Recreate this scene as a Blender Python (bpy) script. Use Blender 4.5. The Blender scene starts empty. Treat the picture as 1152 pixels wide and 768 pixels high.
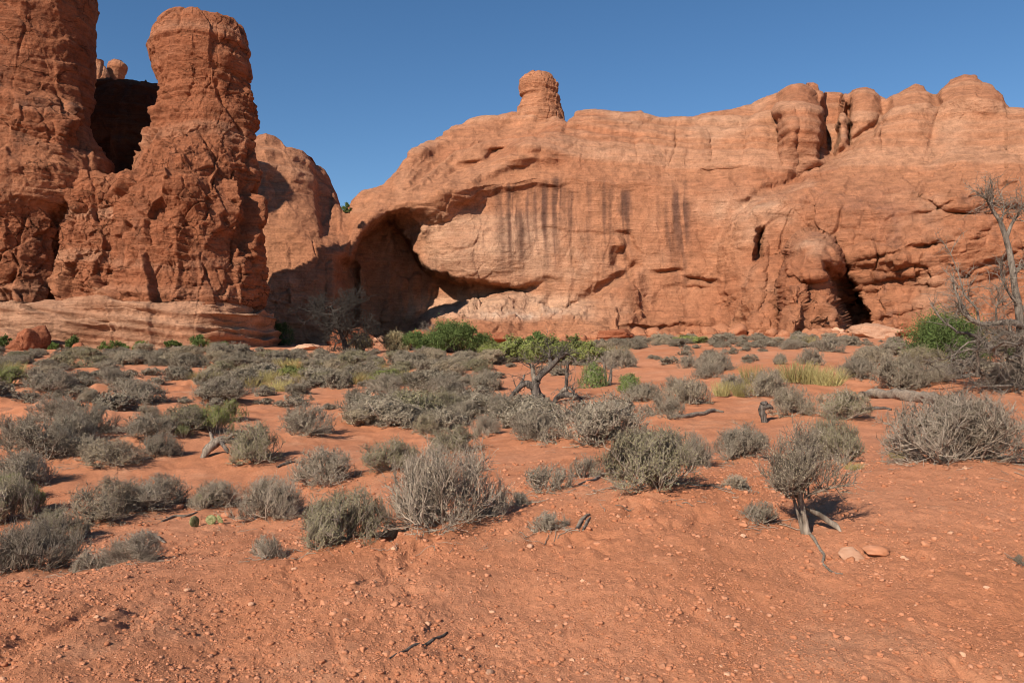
import bpy, math, random
import numpy as np
from mathutils import Vector, Matrix

# ------------------------------------------------------------------ camera, world, sun, exposure
SC = bpy.context.scene
COL = SC.collection
F = 896.0            # focal length in pixels of a 1152 px wide picture
HX, HY = 576.0, 400.0
EYE = 1.7
cam_d = bpy.data.cameras.new('camera')
cam_d.sensor_width = 36.0
cam_d.lens = 36.0 * F / 1152.0
cam_d.shift_y = (HY - 384.0) / 1152.0
cam_d.clip_start = 0.05
cam_d.clip_end = 8000
cam = bpy.data.objects.new('camera', cam_d)
COL.objects.link(cam)
cam.location = (0, 0, EYE)
cam.rotation_euler = (math.radians(90), 0, 0)
SC.camera = cam

SUN_EL = math.radians(34)
SUN_AZ = math.radians(34)      # light comes from behind the camera, to the left
to_sun = Vector((-math.sin(SUN_AZ) * math.cos(SUN_EL), -math.cos(SUN_AZ) * math.cos(SUN_EL), math.sin(SUN_EL)))
W = bpy.data.worlds.new('World')
SC.world = W
W.use_nodes = True
wn = W.node_tree
bg = wn.nodes['Background']
sky = wn.nodes.new('ShaderNodeTexSky')
sky.sky_type = 'NISHITA'
sky.sun_disc = False
sky.sun_elevation = SUN_EL
sky.sun_rotation = math.atan2(to_sun.x, to_sun.y)
sky.altitude = 1500
sky.air_density = 1.0
sky.dust_density = 0.3
sky.ozone_density = 1.6
hs = wn.nodes.new('ShaderNodeHueSaturation')
hs.inputs['Saturation'].default_value = 1.22
hs.inputs['Value'].default_value = 1.16
wn.links.new(sky.outputs[0], hs.inputs['Color'])
wn.links.new(hs.outputs[0], bg.inputs[0])
bg.inputs[1].default_value = 0.072
sun_d = bpy.data.lights.new('sun', 'SUN')
sun_d.energy = 4.8
sun_d.angle = math.radians(0.53)
sun_d.color = (1.0, 0.93, 0.82)
sun = bpy.data.objects.new('sun', sun_d)
COL.objects.link(sun)
sun.location = (-30, -30, 60)
sun.rotation_euler = (-to_sun).to_track_quat('-Z', 'Y').to_euler()
SC.view_settings.view_transform = 'Standard'
SC.view_settings.look = 'None'
SC.view_settings.exposure = 0.42
SC.view_settings.gamma = 1.0
SC.cycles.pixel_filter_type = 'BLACKMAN_HARRIS'
SC.cycles.filter_width = 1.0
SC.cycles.max_bounces = 4
SC.cycles.diffuse_bounces = 1
SC.cycles.transparent_max_bounces = 4

# ------------------------------------------------------------------ numpy noise
_rs = np.random.RandomState(11)
PERM = np.concatenate([_rs.permutation(256)] * 2).astype(np.int32)
GR = _rs.normal(size=(256, 3)).astype(np.float32)
GR /= np.linalg.norm(GR, axis=1)[:, None]
JIT = _rs.rand(256, 3).astype(np.float32)

def hsh(i, j, k):
    return PERM[(PERM[(PERM[i & 255] + j) & 255] + k) & 255]

def pn(P, seed=0):
    P = np.asarray(P, np.float32) + np.float32(seed * 17.37)
    i = np.floor(P).astype(np.int32)
    f = P - i
    w = f * f * f * (f * (f * 6 - 15) + 10)
    out = np.zeros(len(P), np.float32)
    for a in (0, 1):
        wa = w[:, 0] if a else 1 - w[:, 0]
        for b in (0, 1):
            wb = wa * (w[:, 1] if b else 1 - w[:, 1])
            for c in (0, 1):
                wc = wb * (w[:, 2] if c else 1 - w[:, 2])
                g = GR[hsh(i[:, 0] + a, i[:, 1] + b, i[:, 2] + c)]
                out += wc * (g[:, 0] * (f[:, 0] - a) + g[:, 1] * (f[:, 1] - b) + g[:, 2] * (f[:, 2] - c))
    return out * 1.5

def fbm(P, o=4, seed=0, gain=0.5):
    P = np.asarray(P, np.float32)
    s = np.zeros(len(P), np.float32); a = 1.0; t = 0
    for k in range(o):
        s += a * pn(P * (2.03 ** k), seed + k * 3); t += a; a *= gain
    return s / t * 1.3

def ridge(P, o=4, seed=0):
    P = np.asarray(P, np.float32)
    s = np.zeros(len(P), np.float32); a = 1.0; t = 0
    for k in range(o):
        s += a * (1 - 2 * np.abs(pn(P * (2.03 ** k), seed + k * 5))); t += a; a *= 0.5
    return s / t

def worley(P, seed=0):
    """distances to the nearest and second nearest cell point, cell id, offset from the nearest point"""
    P = np.asarray(P, np.float32) + np.float32(seed * 9.71)
    i = np.floor(P).astype(np.int32); f = P - i
    f1 = np.full(len(P), 9, np.float32); f2 = f1.copy(); idx = np.zeros(len(P), np.int32)
    off = np.zeros_like(P)
    for a in (-1, 0, 1):
        for b in (-1, 0, 1):
            for c in (-1, 0, 1):
                h = hsh(i[:, 0] + a, i[:, 1] + b, i[:, 2] + c)
                q = f - JIT[h] - np.array([a, b, c], np.float32)
                d = (q * q).sum(1)
                m = d < f1
                f2 = np.where(m, f1, np.minimum(f2, d)); f1 = np.where(m, d, f1); idx = np.where(m, h, idx)
                off[m] = q[m]
    return np.sqrt(f1), np.sqrt(f2), idx, off

def sm(x, a, b):
    t = np.clip((np.asarray(x, np.float32) - a) / (b - a), 0, 1)
    return t * t * (3 - 2 * t)

def st(*c):
    return np.stack([np.asarray(q, np.float32) for q in c], 1)

# ------------------------------------------------------------------ object helpers
def props(o, label=None, cat=None, group=None, kind=None):
    if label: o['label'] = label
    if cat: o['category'] = cat
    if group: o['group'] = group
    if kind: o['kind'] = kind
    return o

def mesh_np(name, V, faces, mats, smooth=True, midx=None):
    """V (n,3); faces: list of int arrays (m,3) or (m,4); midx: material index per face"""
    me = bpy.data.meshes.new(name)
    V = np.asarray(V, np.float32)
    me.vertices.add(len(V)); me.vertices.foreach_set('co', V.ravel())
    fl = [np.asarray(f, np.int32) for f in faces if len(f)]
    tot = np.concatenate([np.full(len(f), f.shape[1], np.int32) for f in fl])
    idx = np.concatenate([f.ravel() for f in fl])
    start = np.concatenate([[0], np.cumsum(tot)[:-1]]).astype(np.int32)
    me.loops.add(len(idx)); me.loops.foreach_set('vertex_index', idx)
    me.polygons.add(len(tot)); me.polygons.foreach_set('loop_start', start)
    me.polygons.foreach_set('loop_total', tot)
    me.polygons.foreach_set('use_smooth', np.full(len(tot), smooth))
    for m in (mats if isinstance(mats, (list, tuple)) else [mats]): me.materials.append(m)
    if midx is not None: me.polygons.foreach_set('material_index', np.asarray(midx, np.int32))
    me.update(calc_edges=True)
    return me

def link(name, me, parent=None, loc=None):
    o = bpy.data.objects.new(name, me); COL.objects.link(o)
    if parent is not None: o.parent = parent
    if loc is not None: o.location = loc
    return o

def empty(name, loc=(0, 0, 0), rz=0.0):
    o = bpy.data.objects.new(name, None); COL.objects.link(o)
    o.location = loc; o.rotation_euler = (0, 0, rz); o.empty_display_size = 0.2
    return o

def color_attr(me, C):
    a = me.color_attributes.new('tint', 'FLOAT_COLOR', 'POINT')
    a.data.foreach_set('color', np.concatenate([C, np.ones((len(C), 1))], 1).astype(np.float32).ravel())

def grid_faces(nr, nc, wrap=False):
    r = np.arange(nr - 1)[:, None]; c = np.arange(nc if wrap else nc - 1)[None, :]
    c2 = (c + 1) % nc
    return np.stack([r * nc + c, r * nc + c2, (r + 1) * nc + c2, (r + 1) * nc + c], -1).reshape(-1, 4)

def normals(V, Fq):
    a, b, c, d = (V[Fq[:, k]] for k in range(4))
    n = np.cross(c - a, d - b)
    N = np.zeros_like(V)
    for k in range(4):
        for q in range(3): N[:, q] += np.bincount(Fq[:, k], n[:, q], len(V))
    return N / np.maximum(np.linalg.norm(N, axis=1), 1e-9)[:, None]

# ------------------------------------------------------------------ materials
def mat(name):
    m = bpy.data.materials.new(name); m.use_nodes = True
    nt = m.node_tree; b = nt.nodes['Principled BSDF']
    b.inputs['Roughness'].default_value = 0.95
    b.inputs['Specular IOR Level'].default_value = 0.1
    return m, nt, b

def N_(nt, t, **kw):
    n = nt.nodes.new('ShaderNode' + t)
    for k, v in kw.items():
        if k in n.inputs: n.inputs[k].default_value = v
        else: setattr(n, k, v)
    return n

def ramp(nt, fac, stops):
    r = nt.nodes.new('ShaderNodeValToRGB')
    while len(r.color_ramp.elements) < len(stops): r.color_ramp.elements.new(0.5)
    for e, (p, c) in zip(r.color_ramp.elements, stops):
        e.position = p; e.color = (c, c, c, 1) if isinstance(c, (int, float)) else (*c, 1)
    nt.links.new(fac, r.inputs[0])
    return r.outputs[0]

def mixc(nt, a, b, fac, mode='MIX'):
    m = nt.nodes.new('ShaderNodeMix'); m.data_type = 'RGBA'; m.blend_type = mode
    for s, v in ((m.inputs[0], fac), (m.inputs[6], a), (m.inputs[7], b)):
        if hasattr(v, 'is_linked'): nt.links.new(v, s)
        elif isinstance(v, (int, float)): s.default_value = v
        else: s.default_value = (*v, 1)
    return m.outputs[2]

def tex_pos(nt, scale=(1, 1, 1)):
    g = N_(nt, 'NewGeometry'); mp = N_(nt, 'Mapping'); mp.inputs['Scale'].default_value = scale
    nt.links.new(g.outputs['Position'], mp.inputs[0]); return mp.outputs[0]

def noise(nt, vec, scale, detail=4, rough=0.55, dist=0.0):
    n = N_(nt, 'TexNoise', Scale=scale, Detail=detail, Roughness=rough, Distortion=dist)
    nt.links.new(vec, n.inputs['Vector']); return n.outputs[0]

def bump(nt, b, h, dist, strength=1.0, prev=None):
    n = N_(nt, 'Bump', Strength=strength, Distance=dist)
    nt.links.new(h, n.inputs['Height'])
    if prev is not None: nt.links.new(prev, n.inputs['Normal'])
    nt.links.new(n.outputs[0], b.inputs['Normal']); return n.outputs[0]

def rock_mat(name, strata=0.35, bumpd=0.22, joints=0.0):
    m, nt, b = mat(name)
    at = N_(nt, 'Attribute', attribute_name='tint')
    p = tex_pos(nt); ps = tex_pos(nt, (0.35, 0.35, 3.2))
    n1 = noise(nt, p, 0.9, 8, 0.62); n2 = noise(nt, ps, 0.8, 6, 0.6, 0.6); n3 = noise(nt, p, 5.0, 6, 0.65)
    c = mixc(nt, at.outputs[0], ramp(nt, n1, [(0.3, 0.62), (0.5, 0.98), (0.72, 1.28)]), 0.75, 'MULTIPLY')
    c = mixc(nt, c, ramp(nt, n2, [(0.32, 0.68), (0.5, 1.0), (0.68, 1.3)]), strata, 'MULTIPLY')
    c = mixc(nt, c, ramp(nt, n3, [(0.3, 0.7), (0.55, 1.0), (0.75, 1.2)]), 0.6, 'MULTIPLY')
    n4 = noise(nt, tex_pos(nt, (0.45, 0.45, 9.0)), 1.0, 6, 0.65, 0.35); n5 = noise(nt, p, 17.0, 4, 0.7)
    c = mixc(nt, c, ramp(nt, n4, [(0.34, 0.74), (0.5, 1.0), (0.66, 1.18)]), 0.6, 'MULTIPLY')
    c = mixc(nt, c, ramp(nt, n5, [(0.3, 0.72), (0.5, 1.0), (0.7, 1.2)]), 0.6, 'MULTIPLY')
    nt.links.new(c, b.inputs['Base Color'])
    # joints: thin broken cracks, mostly lying flat
    wv = N_(nt, 'VectorMath', operation='ADD'); nv = N_(nt, 'TexNoise', Scale=0.8, Detail=4.0)
    nt.links.new(p, nv.inputs['Vector'])
    sv = N_(nt, 'VectorMath', operation='SCALE'); sv.inputs['Scale'].default_value = 1.6
    nt.links.new(nv.outputs[1], sv.inputs[0]); nt.links.new(p, wv.inputs[0]); nt.links.new(sv.outputs[0], wv.inputs[1])
    h0 = None
    for (sc, wd, lo, st_) in (((0.30, 0.30, 0.62), 0.022, 0.53, 0.5), ((0.7, 0.7, 2.6), 0.03, 0.57, 0.4)) if joints else ():
        mp = N_(nt, 'Mapping'); mp.inputs['Scale'].default_value = sc; nt.links.new(wv.outputs[0], mp.inputs[0])
        vo = N_(nt, 'TexVoronoi', feature='DISTANCE_TO_EDGE', Scale=1.0); nt.links.new(mp.outputs[0], vo.inputs['Vector'])
        cr = ramp(nt, vo.outputs['Distance'], [(0.0, 0.0), (wd, 1.0)])
        mk = ramp(nt, noise(nt, mp.outputs[0], 0.55, 3), [(lo - .02, 0.0), (lo + .05, 1.0)])
        ad = N_(nt, 'Math', operation='SUBTRACT'); ad.inputs[0].default_value = 1.0; nt.links.new(mk, ad.inputs[1])
        mx = N_(nt, 'Math', operation='MAXIMUM'); nt.links.new(cr, mx.inputs[0]); nt.links.new(ad.outputs[0], mx.inputs[1])
        c = mixc(nt, c, mixc(nt, (1 - st_,) * 3, (1, 1, 1), mx.outputs[0]), 1.0, 'MULTIPLY')
        h0 = bump(nt, b, mx.outputs[0], bumpd * 0.9, 1.0, h0)
    nt.links.new(c, b.inputs['Base Color'])
    h1 = bump(nt, b, n1, bumpd * 2.2, 1.0, h0)
    h2 = bump(nt, b, n2, bumpd * 1.6 * strata * 2, 0.8, h1)
    h3 = bump(nt, b, n3, bumpd * 0.7, 1.0, h2)
    h4 = bump(nt, b, n4, bumpd * 0.35, 0.8, h3)
    bump(nt, b, n5, bumpd * 0.22, 1.0, h4)
    return m
# ------------------------------------------------------------------ terrain
TP = [  # picture column, picture row, distance in metres
 (-80,768,4.0),(250,768,4.0),(576,768,4.0),(900,768,4.0),(1250,768,4.0),
 (-80,710,4.9),(250,705,4.9),(576,690,5.0),(900,680,5.1),(1250,660,5.3),
 (-80,668,5.9),(120,650,6.1),(300,632,6.3),(450,607,6.6),(576,585,6.9),(680,562,7.2),(800,549,7.4),(905,602,6.3),(1000,547,7.4),(1110,523,8.5),(1250,516,9),
 (-80,640,9.5),(60,632,9.2),(150,618,9.3),(300,600,9.6),(390,600,9.0),
 (-80,575,12.),(60,570,12),(180,572,12),(300,580,11.5),(420,560,11.),
 (-80,520,15),(40,520,15),(200,525,15),(340,535,14),(450,525,14),(600,530,12.),(740,528,10.8),(840,515,11.5),(950,512,11.5),(1090,502,12.5),(1250,495,13),
 (-80,478,21),(60,482,20),(200,490,18),(350,487,19),(480,485,19),(620,485,17),(800,478,17),(950,470,18),(1100,470,18),(1250,460,18),
 (-80,448,28),(60,452,27),(180,452,27),(300,455,26),(430,450,26),(576,448,26),(700,445,25),(860,442,24),(1000,443,24),(1120,430,25),(1250,425,25),
 (-80,420,38),(80,422,38),(200,424,38),(350,423,38),(500,422,38),(640,420,38),(780,412,38),(900,405,38),(1050,408,38),(1250,400,38),
 (-80,400,52),(150,400,52),(320,401,52),(450,402,52),(600,400,52),(700,394,52),(850,390,52),(1000,392,52),(1250,385,52),
 (-80,391,66),(150,391,66),(300,392,66),(450,392,68),(600,388,70),(750,382,70),(900,380,70),(1050,385,68),(1250,378,66),
 (-80,386,92),(150,386,92),(300,386,92),(450,384,92),(600,382,92),(750,376,92),(900,374,92),(1250,374,92),
]
_tp = np.array(TP, float)
_ta = np.stack([(_tp[:, 0] - HX) / F * 2.2, np.log(_tp[:, 2]) * 1.0], 1)
_tz = EYE - (_tp[:, 1] - HY) / F * _tp[:, 2]
def _U(r2): return np.where(r2 > 0, 0.5 * r2 * np.log(np.maximum(r2, 1e-12)), 0)
_n = len(_ta)
_K = _U(((_ta[:, None] - _ta[None]) ** 2).sum(-1)) + np.eye(_n) * 0.004
_P = np.concatenate([np.ones((_n, 1)), _ta], 1)
_A = np.block([[_K, _P], [_P.T, np.zeros((3, 3))]])
_w = np.linalg.solve(_A, np.concatenate([_tz, np.zeros(3)]))
# shrubs sit on low mounds of trapped soil: (x, y, radius, height), filled before the ground is meshed
MOUNDS = []

def terrain(x, y, fine=False):
    x = np.atleast_1d(np.asarray(x, np.float64)); y = np.atleast_1d(np.asarray(y, np.float64))
    d = np.clip(y, 2.6, 100)
    az = np.clip(x / np.maximum(d, 0.1), -0.85, 0.85)
    q = np.stack([az * 2.2, np.log(d)], 1)
    z = np.empty(len(q))
    for s in range(0, len(q), 60000):
        k = q[s:s + 60000]
        z[s:s + 60000] = _U(((k[:, None] - _ta[None]) ** 2).sum(-1)) @ _w[:_n] + _w[_n] + k @ _w[_n + 1:]
    P = st(x, y, np.zeros_like(x))
    far = sm(y, 9, 22) * (1 - sm(y, 75, 95))
    z = z + far * (0.20 * fbm(P * 0.16, 3, 2) + 0.10 * fbm(P * 0.55, 3, 5))
    # the eroded little banks left of the middle
    left = sm(-x / np.maximum(y, 1), 0.25, 0.45) * sm(y, 14, 19) * (1 - sm(y, 36, 44))
    z = z + left * 0.62 * (ridge(P * 0.20, 4, 4) - 0.25) + sm(y, 12, 16) * (1 - sm(y, 45, 60)) * 0.07 * ridge(P * 0.7, 3, 12)
    z = z + sm(y, 2, 8) * 0.03 * fbm(P * 0.8, 3, 8)
    if fine:
        for mx, my, mr, mh in MOUNDS:
            r2 = ((x - mx) ** 2 + (y - my) ** 2) / (mr * mr)
            z = z + mh * np.exp(-np.minimum(r2, 30) * 1.2)
        nr = 1 - sm(y, 14, 30)
        z = z + nr * (0.035 * fbm(P * 2.1, 3, 21) + 0.008 * fbm(P * 6.0, 3, 22))
        near = 1 - sm(y, 8, 14)
        # loose clods and small erosion scars on the bare bank
        f1 = worley(P * 13.0, 3)[0]
        z = z + near * 0.024 * np.clip(0.5 - f1, 0, 1) * (0.6 + 1.2 * sm(fbm(P * 1.1, 2, 31), -0.2, 0.5))
        f1 = worley(P * 30.0, 5)[0]
        z = z + near * 0.014 * np.clip(0.55 - f1, 0, 1)
        sc = sm(ridge(st(x * 1.5, y * 0.8, x * 0), 3, 41), 0.52, 0.85) * sm(fbm(P * 0.6, 2, 44), 0.0, 0.45)
        z = z - near * 0.05 * sc
        rl = ridge(st(x * 1.1 + y * 0.5, y * 0.45 - x * 0.25, x * 0), 4, 47)
        z = z - near * 0.030 * sm(rl, 0.66, 0.80) * sm(fbm(P * 0.45, 2, 49), 0.05, 0.4)
        z = z + near * 0.012 * ridge(P * 4.0, 4, 48)
    return z

def place(u, v, dmin=2.6, dmax=110.0):
    """where the picture ray (u, v) meets the ground: returns x, y, z"""
    ds = np.exp(np.linspace(math.log(dmin), math.log(dmax), 900))
    x = (u - HX) / F * ds
    zr = EYE - (v - HY) / F * ds
    h = terrain(x, ds) - zr
    k = np.nonzero(h > 0)[0]
    if len(k) == 0:
        k = int(np.argmax(h))
    else:
        k = int(k[0])
    d = ds[k]
    return float((u - HX) / F * d), float(d), float(terrain([(u - HX) / F * d], [d])[0])

# ------------------------------------------------------------------ rocks
ORANGE = np.array([0.44, 0.192, 0.100]); RED = np.array([0.320, 0.116, 0.056]); PALE = np.array([0.57, 0.33, 0.205]); DARK = np.array([0.13, 0.062, 0.042])

def lerp(a, b, t): return a + (b - a) * t[:, None]

def rock_disp(P, lump=1.0, bed=1.0, fine=1.0, crack=1.0):
    """broken sandstone: tilted facets of three sizes, open joints, bedding ledges, grain"""
    Pw = P + 0.8 * st(fbm(P * 0.2, 3, 51), fbm(P * 0.2, 3, 52), fbm(P * 0.2, 3, 53)) + 0.10 * st(fbm(P * 1.3, 3, 54), fbm(P * 1.3, 3, 55), fbm(P * 1.3, 3, 56))
    d = 0.65 * lump * fbm(P * 0.15, 3, 1)
    lm = sm(fbm(P * 0.13, 3, 9), -0.35, 0.25)
    lm2 = sm(fbm(P * 0.19, 3, 10), -0.2, 0.35)
    for (sx, sz, am, cr, sd, m) in ((0.30, 0.115, 1.05, 0.60, 2, 0.5 + 0.5 * lm), (0.62, 0.50, 0.40, 0.22, 4, 0.2 + 0.8 * lm), (1.5, 1.3, 0.17, 0.10, 5, 0.15 + 0.85 * lm2), (3.8, 3.2, 0.05, 0.03, 7, 0.1 + 0.9 * lm2)):
        f1, f2, idx, off = worley(Pw * np.array([sx, sx, sz], np.float32), sd)
        e = f2 - f1
        g = GR[idx]
        d += lump * am * m * ((JIT[idx, 1] - 0.5) * 0.9 + 0.75 * (off * g).sum(1)) * sm(e, 0.0, 0.09)
        d -= lump * crack * cr * np.exp(-(e / 0.045) ** 2) * m * sm(fbm(P * sx * 0.9, 2, 57 + sd), -0.05, 0.35)
    zz = P[:, 2] + 1.1 * fbm(P * 0.07, 2, 14) + 0.08 * P[:, 0]
    s = pn(st(zz * 0, zz * 0 + 3.3, zz * 0.75), 6) + 0.6 * pn(st(zz * 0, zz * 0 + 8.1, zz * 1.9), 7)
    s = np.tanh(s * 3.0)
    d += bed * 0.18 * s * sm(fbm(P * st(0.10 + 0 * zz, 0.10 + 0 * zz, 0.25 + 0 * zz), 2, 16), -0.45, 0.2)
    # ledges with a sharp underside
    zb = zz * 0.48 + 0.35 * fbm(P * 0.25, 2, 18); fr = zb - np.floor(zb)
    d += bed * 0.46 * (fr * (1 - sm(fr, 0.90, 0.97)) - 0.4) * sm(fbm(P * 0.16, 3, 17), -0.1, 0.3)
    zb = zz * 1.55 + 0.5 * fbm(P * 0.4, 2, 28); fr = zb - np.floor(zb)
    d += bed * 0.11 * (fr * (1 - sm(fr, 0.86, 0.97)) - 0.4) * sm(fbm(P * 0.22, 3, 29), -0.15, 0.2)
    d += fine * (0.13 * ridge(P * 0.6, 5, 19) + 0.07 * fbm(P * 2.4, 3, 23))
    return d

def column(rows, D, ratio=0.85, ex=2.0, n=360, m=360, dD=None, seed=0, head=None, **kw):
    """an upright rock of the widths `rows` [(v, left, right)] seen at distance D, round in plan"""
    R = np.array(rows, float)
    v = np.linspace(R[0, 0], R[-1, 0], m)
    # denser near the top, where the cap closes
    l = np.interp(v, R[:, 0], R[:, 1]); r = np.interp(v, R[:, 0], R[:, 2])
    def smooth(a):
        k = np.ones(7) / 7; return np.convolve(np.pad(a, 3, 'edge'), k, 'valid')
    l, r = smooth(l), smooth(r)
    th = np.linspace(0, 2 * np.pi, n, endpoint=False)
    # more columns on the side that faces the road
    th = th + 0.45 * np.sin(th)
    cx = (l + r) / 2; a = (r - l) / 2 * D / F
    Dd = D + (np.interp(v, [q[0] for q in dD], [q[1] for q in dD]) if dD else 0)
    Dd = np.broadcast_to(Dd, v.shape)
    b = a * ratio
    top = v[0]
    cs, sn = np.cos(th), np.sin(th)
    ca = np.sign(cs) * np.abs(cs) ** (2 / ex); sa = np.sign(sn) * np.abs(sn) ** (2 / ex)
    X = ((cx - HX) / F * D)[:, None] + a[:, None] * sa[None] * -1
    Y = Dd[:, None] + b[:, None] * ca[None]
    Z = np.broadcast_to((EYE + (HY - v) / F * D)[:, None], X.shape)
    # start theta on the far side so that the dense part faces -y
    V = np.stack([X, Y, Z], -1).reshape(-1, 3)
    Fq = grid_faces(m, n, True)
    cap = np.array([[X[0].mean(), Y[0].mean(), Z[0, 0] + 0.05]])
    nrm = normals(V, Fq)
    c = np.stack([X.mean(1, keepdims=True) + 0 * X, Y.mean(1, keepdims=True) + 0 * Y, Z], -1).reshape(-1, 3)
    if (nrm * (V - c)).sum() < 0: nrm = -nrm
    dd = rock_disp(V.astype(np.float32), **kw)
    if head is not None: dd = dd * (1 - head[1] * (1 - sm(np.repeat(v, n), head[0] - 14, head[0] + 14)))
    V = V + nrm * dd[:, None]
    cap = np.array([V[:n].mean(0)])
    tri = np.stack([np.arange(n), (np.arange(n) + 1) % n, np.full(n, len(V))], 1)
    return np.concatenate([V, cap]), [Fq, tri]

def rock_colour(V, base, seed=0, varn=0.5, pale=0.3):
    P = V.astype(np.float32)
    C = np.tile(base, (len(P), 1)).astype(np.float64)
    C = lerp(C, ORANGE, sm(fbm(P * 0.09, 3, 61 + seed), -0.1, 0.5) * 0.6)
    C = lerp(C, RED * 0.9, sm(fbm(P * 0.16, 3, 63 + seed), 0.0, 0.55) * 0.55)
    # desert varnish, drawn out downwards
    s = fbm(P * np.array([0.55, 0.55, 0.10], np.float32), 4, 65 + seed)
    C = lerp(C, DARK, sm(s, 0.12, 0.6) * varn)
    zz = P[:, 2] + 1.2 * fbm(P * 0.08, 2, 14)
    b = pn(st(zz * 0, zz * 0 + 5.0, zz * 0.55), 68 + seed)
    C = lerp(C, PALE, sm(b, 0.12, 0.5) * pale)
    C = lerp(C, RED * 0.85, sm(-b, 0.12, 0.5) * 0.35)
    return C

ROCK = rock_mat('sandstone', 0.35, 0.20)
ROCKJ = rock_mat('jointed_sandstone', 0.35, 0.20, 1.0)

def rock_obj(name, V, faces, C, parent=None, origin=None, matl=None):
    o0 = np.array(origin if origin is not None else (0, 0, 0), float)
    me = mesh_np(name, V - o0, faces, matl or ROCK)
    color_attr(me, C)
    return link(name, me, parent, None if parent is not None else tuple(o0))

# ---- the twin-towered formation on the left: towers, shoulders and the pale banded ledge at its foot
mo = (-34.0, 72.0, 2.0)
massif = empty('rock_formation', mo)
props(massif, 'massive red sandstone formation with two tall towers standing on a pale banded ledge', 'rock formation')
def col_part(name, rows, D, base, label=None, cl=(0, .5, .3), **kw):
    V, fs = column(rows, D, **kw)
    C = rock_colour(V, base, *cl)
    o = rock_obj(name, V - np.array(mo), fs, C, massif, None, ROCKJ)
    if label: o['label'] = label
    return o
KW = dict(lump=1.15, bed=1.15, fine=1.2, crack=1.1)
col_part('tower', [(-75,10,30),(-70,-15,60),(-60,-35,76),(-40,-48,88),(0,-50,94),(50,-52,91),(75,-52,89),(100,-55,88),(118,-57,89),(130,-60,94),(150,-61,101),(165,-62,109),(185,-63,118),(200,-65,126),(235,-68,116),(260,-70,88),(300,-72,76),(345,-75,70),(398,-80,70)],
         72, RED, 'broad flat-topped left tower of dark red rock', (0, .85, .08), m=460, head=(122, .35), dD=[(-80,1.6),(112,1.6),(130,0),(400,-0.8)], lump=0.75, bed=0.7, fine=1.2, crack=0.8)
col_part('tower', [(20,208,238),(22,193,258),(26,181,268),(32,173,273),(42,168,276),(52,167,277),(62,168,277),(75,174,279),(90,180,278),(104,182,279),(120,183,281),(140,180,283),(160,170,281),(178,160,286),(195,148,292),(215,138,294),(245,132,294),(300,126,295),(345,122,295),(370,120,296)],
         71.5, RED * 1.05, 'slender right tower with a bulbous head', (3, .35, .2), m=460, n=400, head=(92, .5), dD=[(0,0.5),(180,0.5),(230,-0.3),(400,-0.8)], **KW)
col_part('shoulder', [(198,98,118),(203,88,128),(212,80,146),(228,74,165),(250,70,180),(300,66,190),(345,62,195),(398,60,200)],
         69.6, RED * 1.05, 'knobbly shoulder of rock between the towers', (5, .3, .3), ratio=0.55, **KW)
col_part('shoulder', [(128,-60,60),(134,-75,75),(150,-80,88),(190,-85,92),(230,-88,88),(258,-90,72),(300,-92,66),(345,-95,64),(398,-95,64)],
         69.8, RED * 1.02, 'lumpy shoulder under the left tower', (7, .4, .15), ratio=0.55, **KW)
V, fs = column([(344,-85,286),(347,-110,293),(352,-118,297),(360,-120,298),(364,-124,302),(376,-126,305),(392,-130,309),(410,-132,312)], 71.5, ratio=0.50, ex=3.2, n=760, m=160, lump=0.22, bed=2.3, fine=0.8, crack=0.3)
rock_c = rock_colour(V, PALE * 0.5 + ORANGE * 0.38, 9, .15, .5)
rock_obj('ledge', V - np.array(mo), fs, rock_c, massif)['label'] = 'pale banded ledge at the foot of the towers'

# ---- dome in the gap between the towers, its shade deepened by a darkened rock colour
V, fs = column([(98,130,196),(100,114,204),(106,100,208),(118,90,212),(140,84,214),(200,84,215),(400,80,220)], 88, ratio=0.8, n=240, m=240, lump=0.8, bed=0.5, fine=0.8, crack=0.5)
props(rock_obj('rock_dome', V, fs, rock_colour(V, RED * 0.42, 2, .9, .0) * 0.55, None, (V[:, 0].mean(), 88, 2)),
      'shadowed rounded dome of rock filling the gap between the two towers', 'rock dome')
# ---- two small far pinnacles behind it
V, fs = column([(69,104,114),(71,102,118),(78,101,121),(90,101,124),(108,99,126),(170,94,128),(400,80,140)], 112, ratio=0.9, n=140, m=160, lump=0.5, bed=0.6, fine=0.8, crack=0.5)
props(rock_obj('pinnacle', V, fs, rock_colour(V, ORANGE, 4, .3, .2), None, (V[:, 0].mean(), 112, 3)),
      'small blunt pinnacle far behind, touching the edge of the left tower', 'pinnacle')
V, fs = column([(68,127,136),(70,123,141),(74,121,143.5),(79,121,143),(83,120,142),(87,120,138),(94,119,136),(104,118,137),(118,114,139),(170,105,140),(400,95,150)], 114, ratio=0.9, n=140, m=220, lump=0.25, bed=0.4, fine=0.6, crack=0.3)
props(rock_obj('pinnacle', V, fs, rock_colour(V, RED * 1.1, 6, .3, .2), None, (V[:, 0].mean(), 114, 3)),
      'small hook-headed pinnacle seen over the dark dome in the gap', 'pinnacle')

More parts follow.
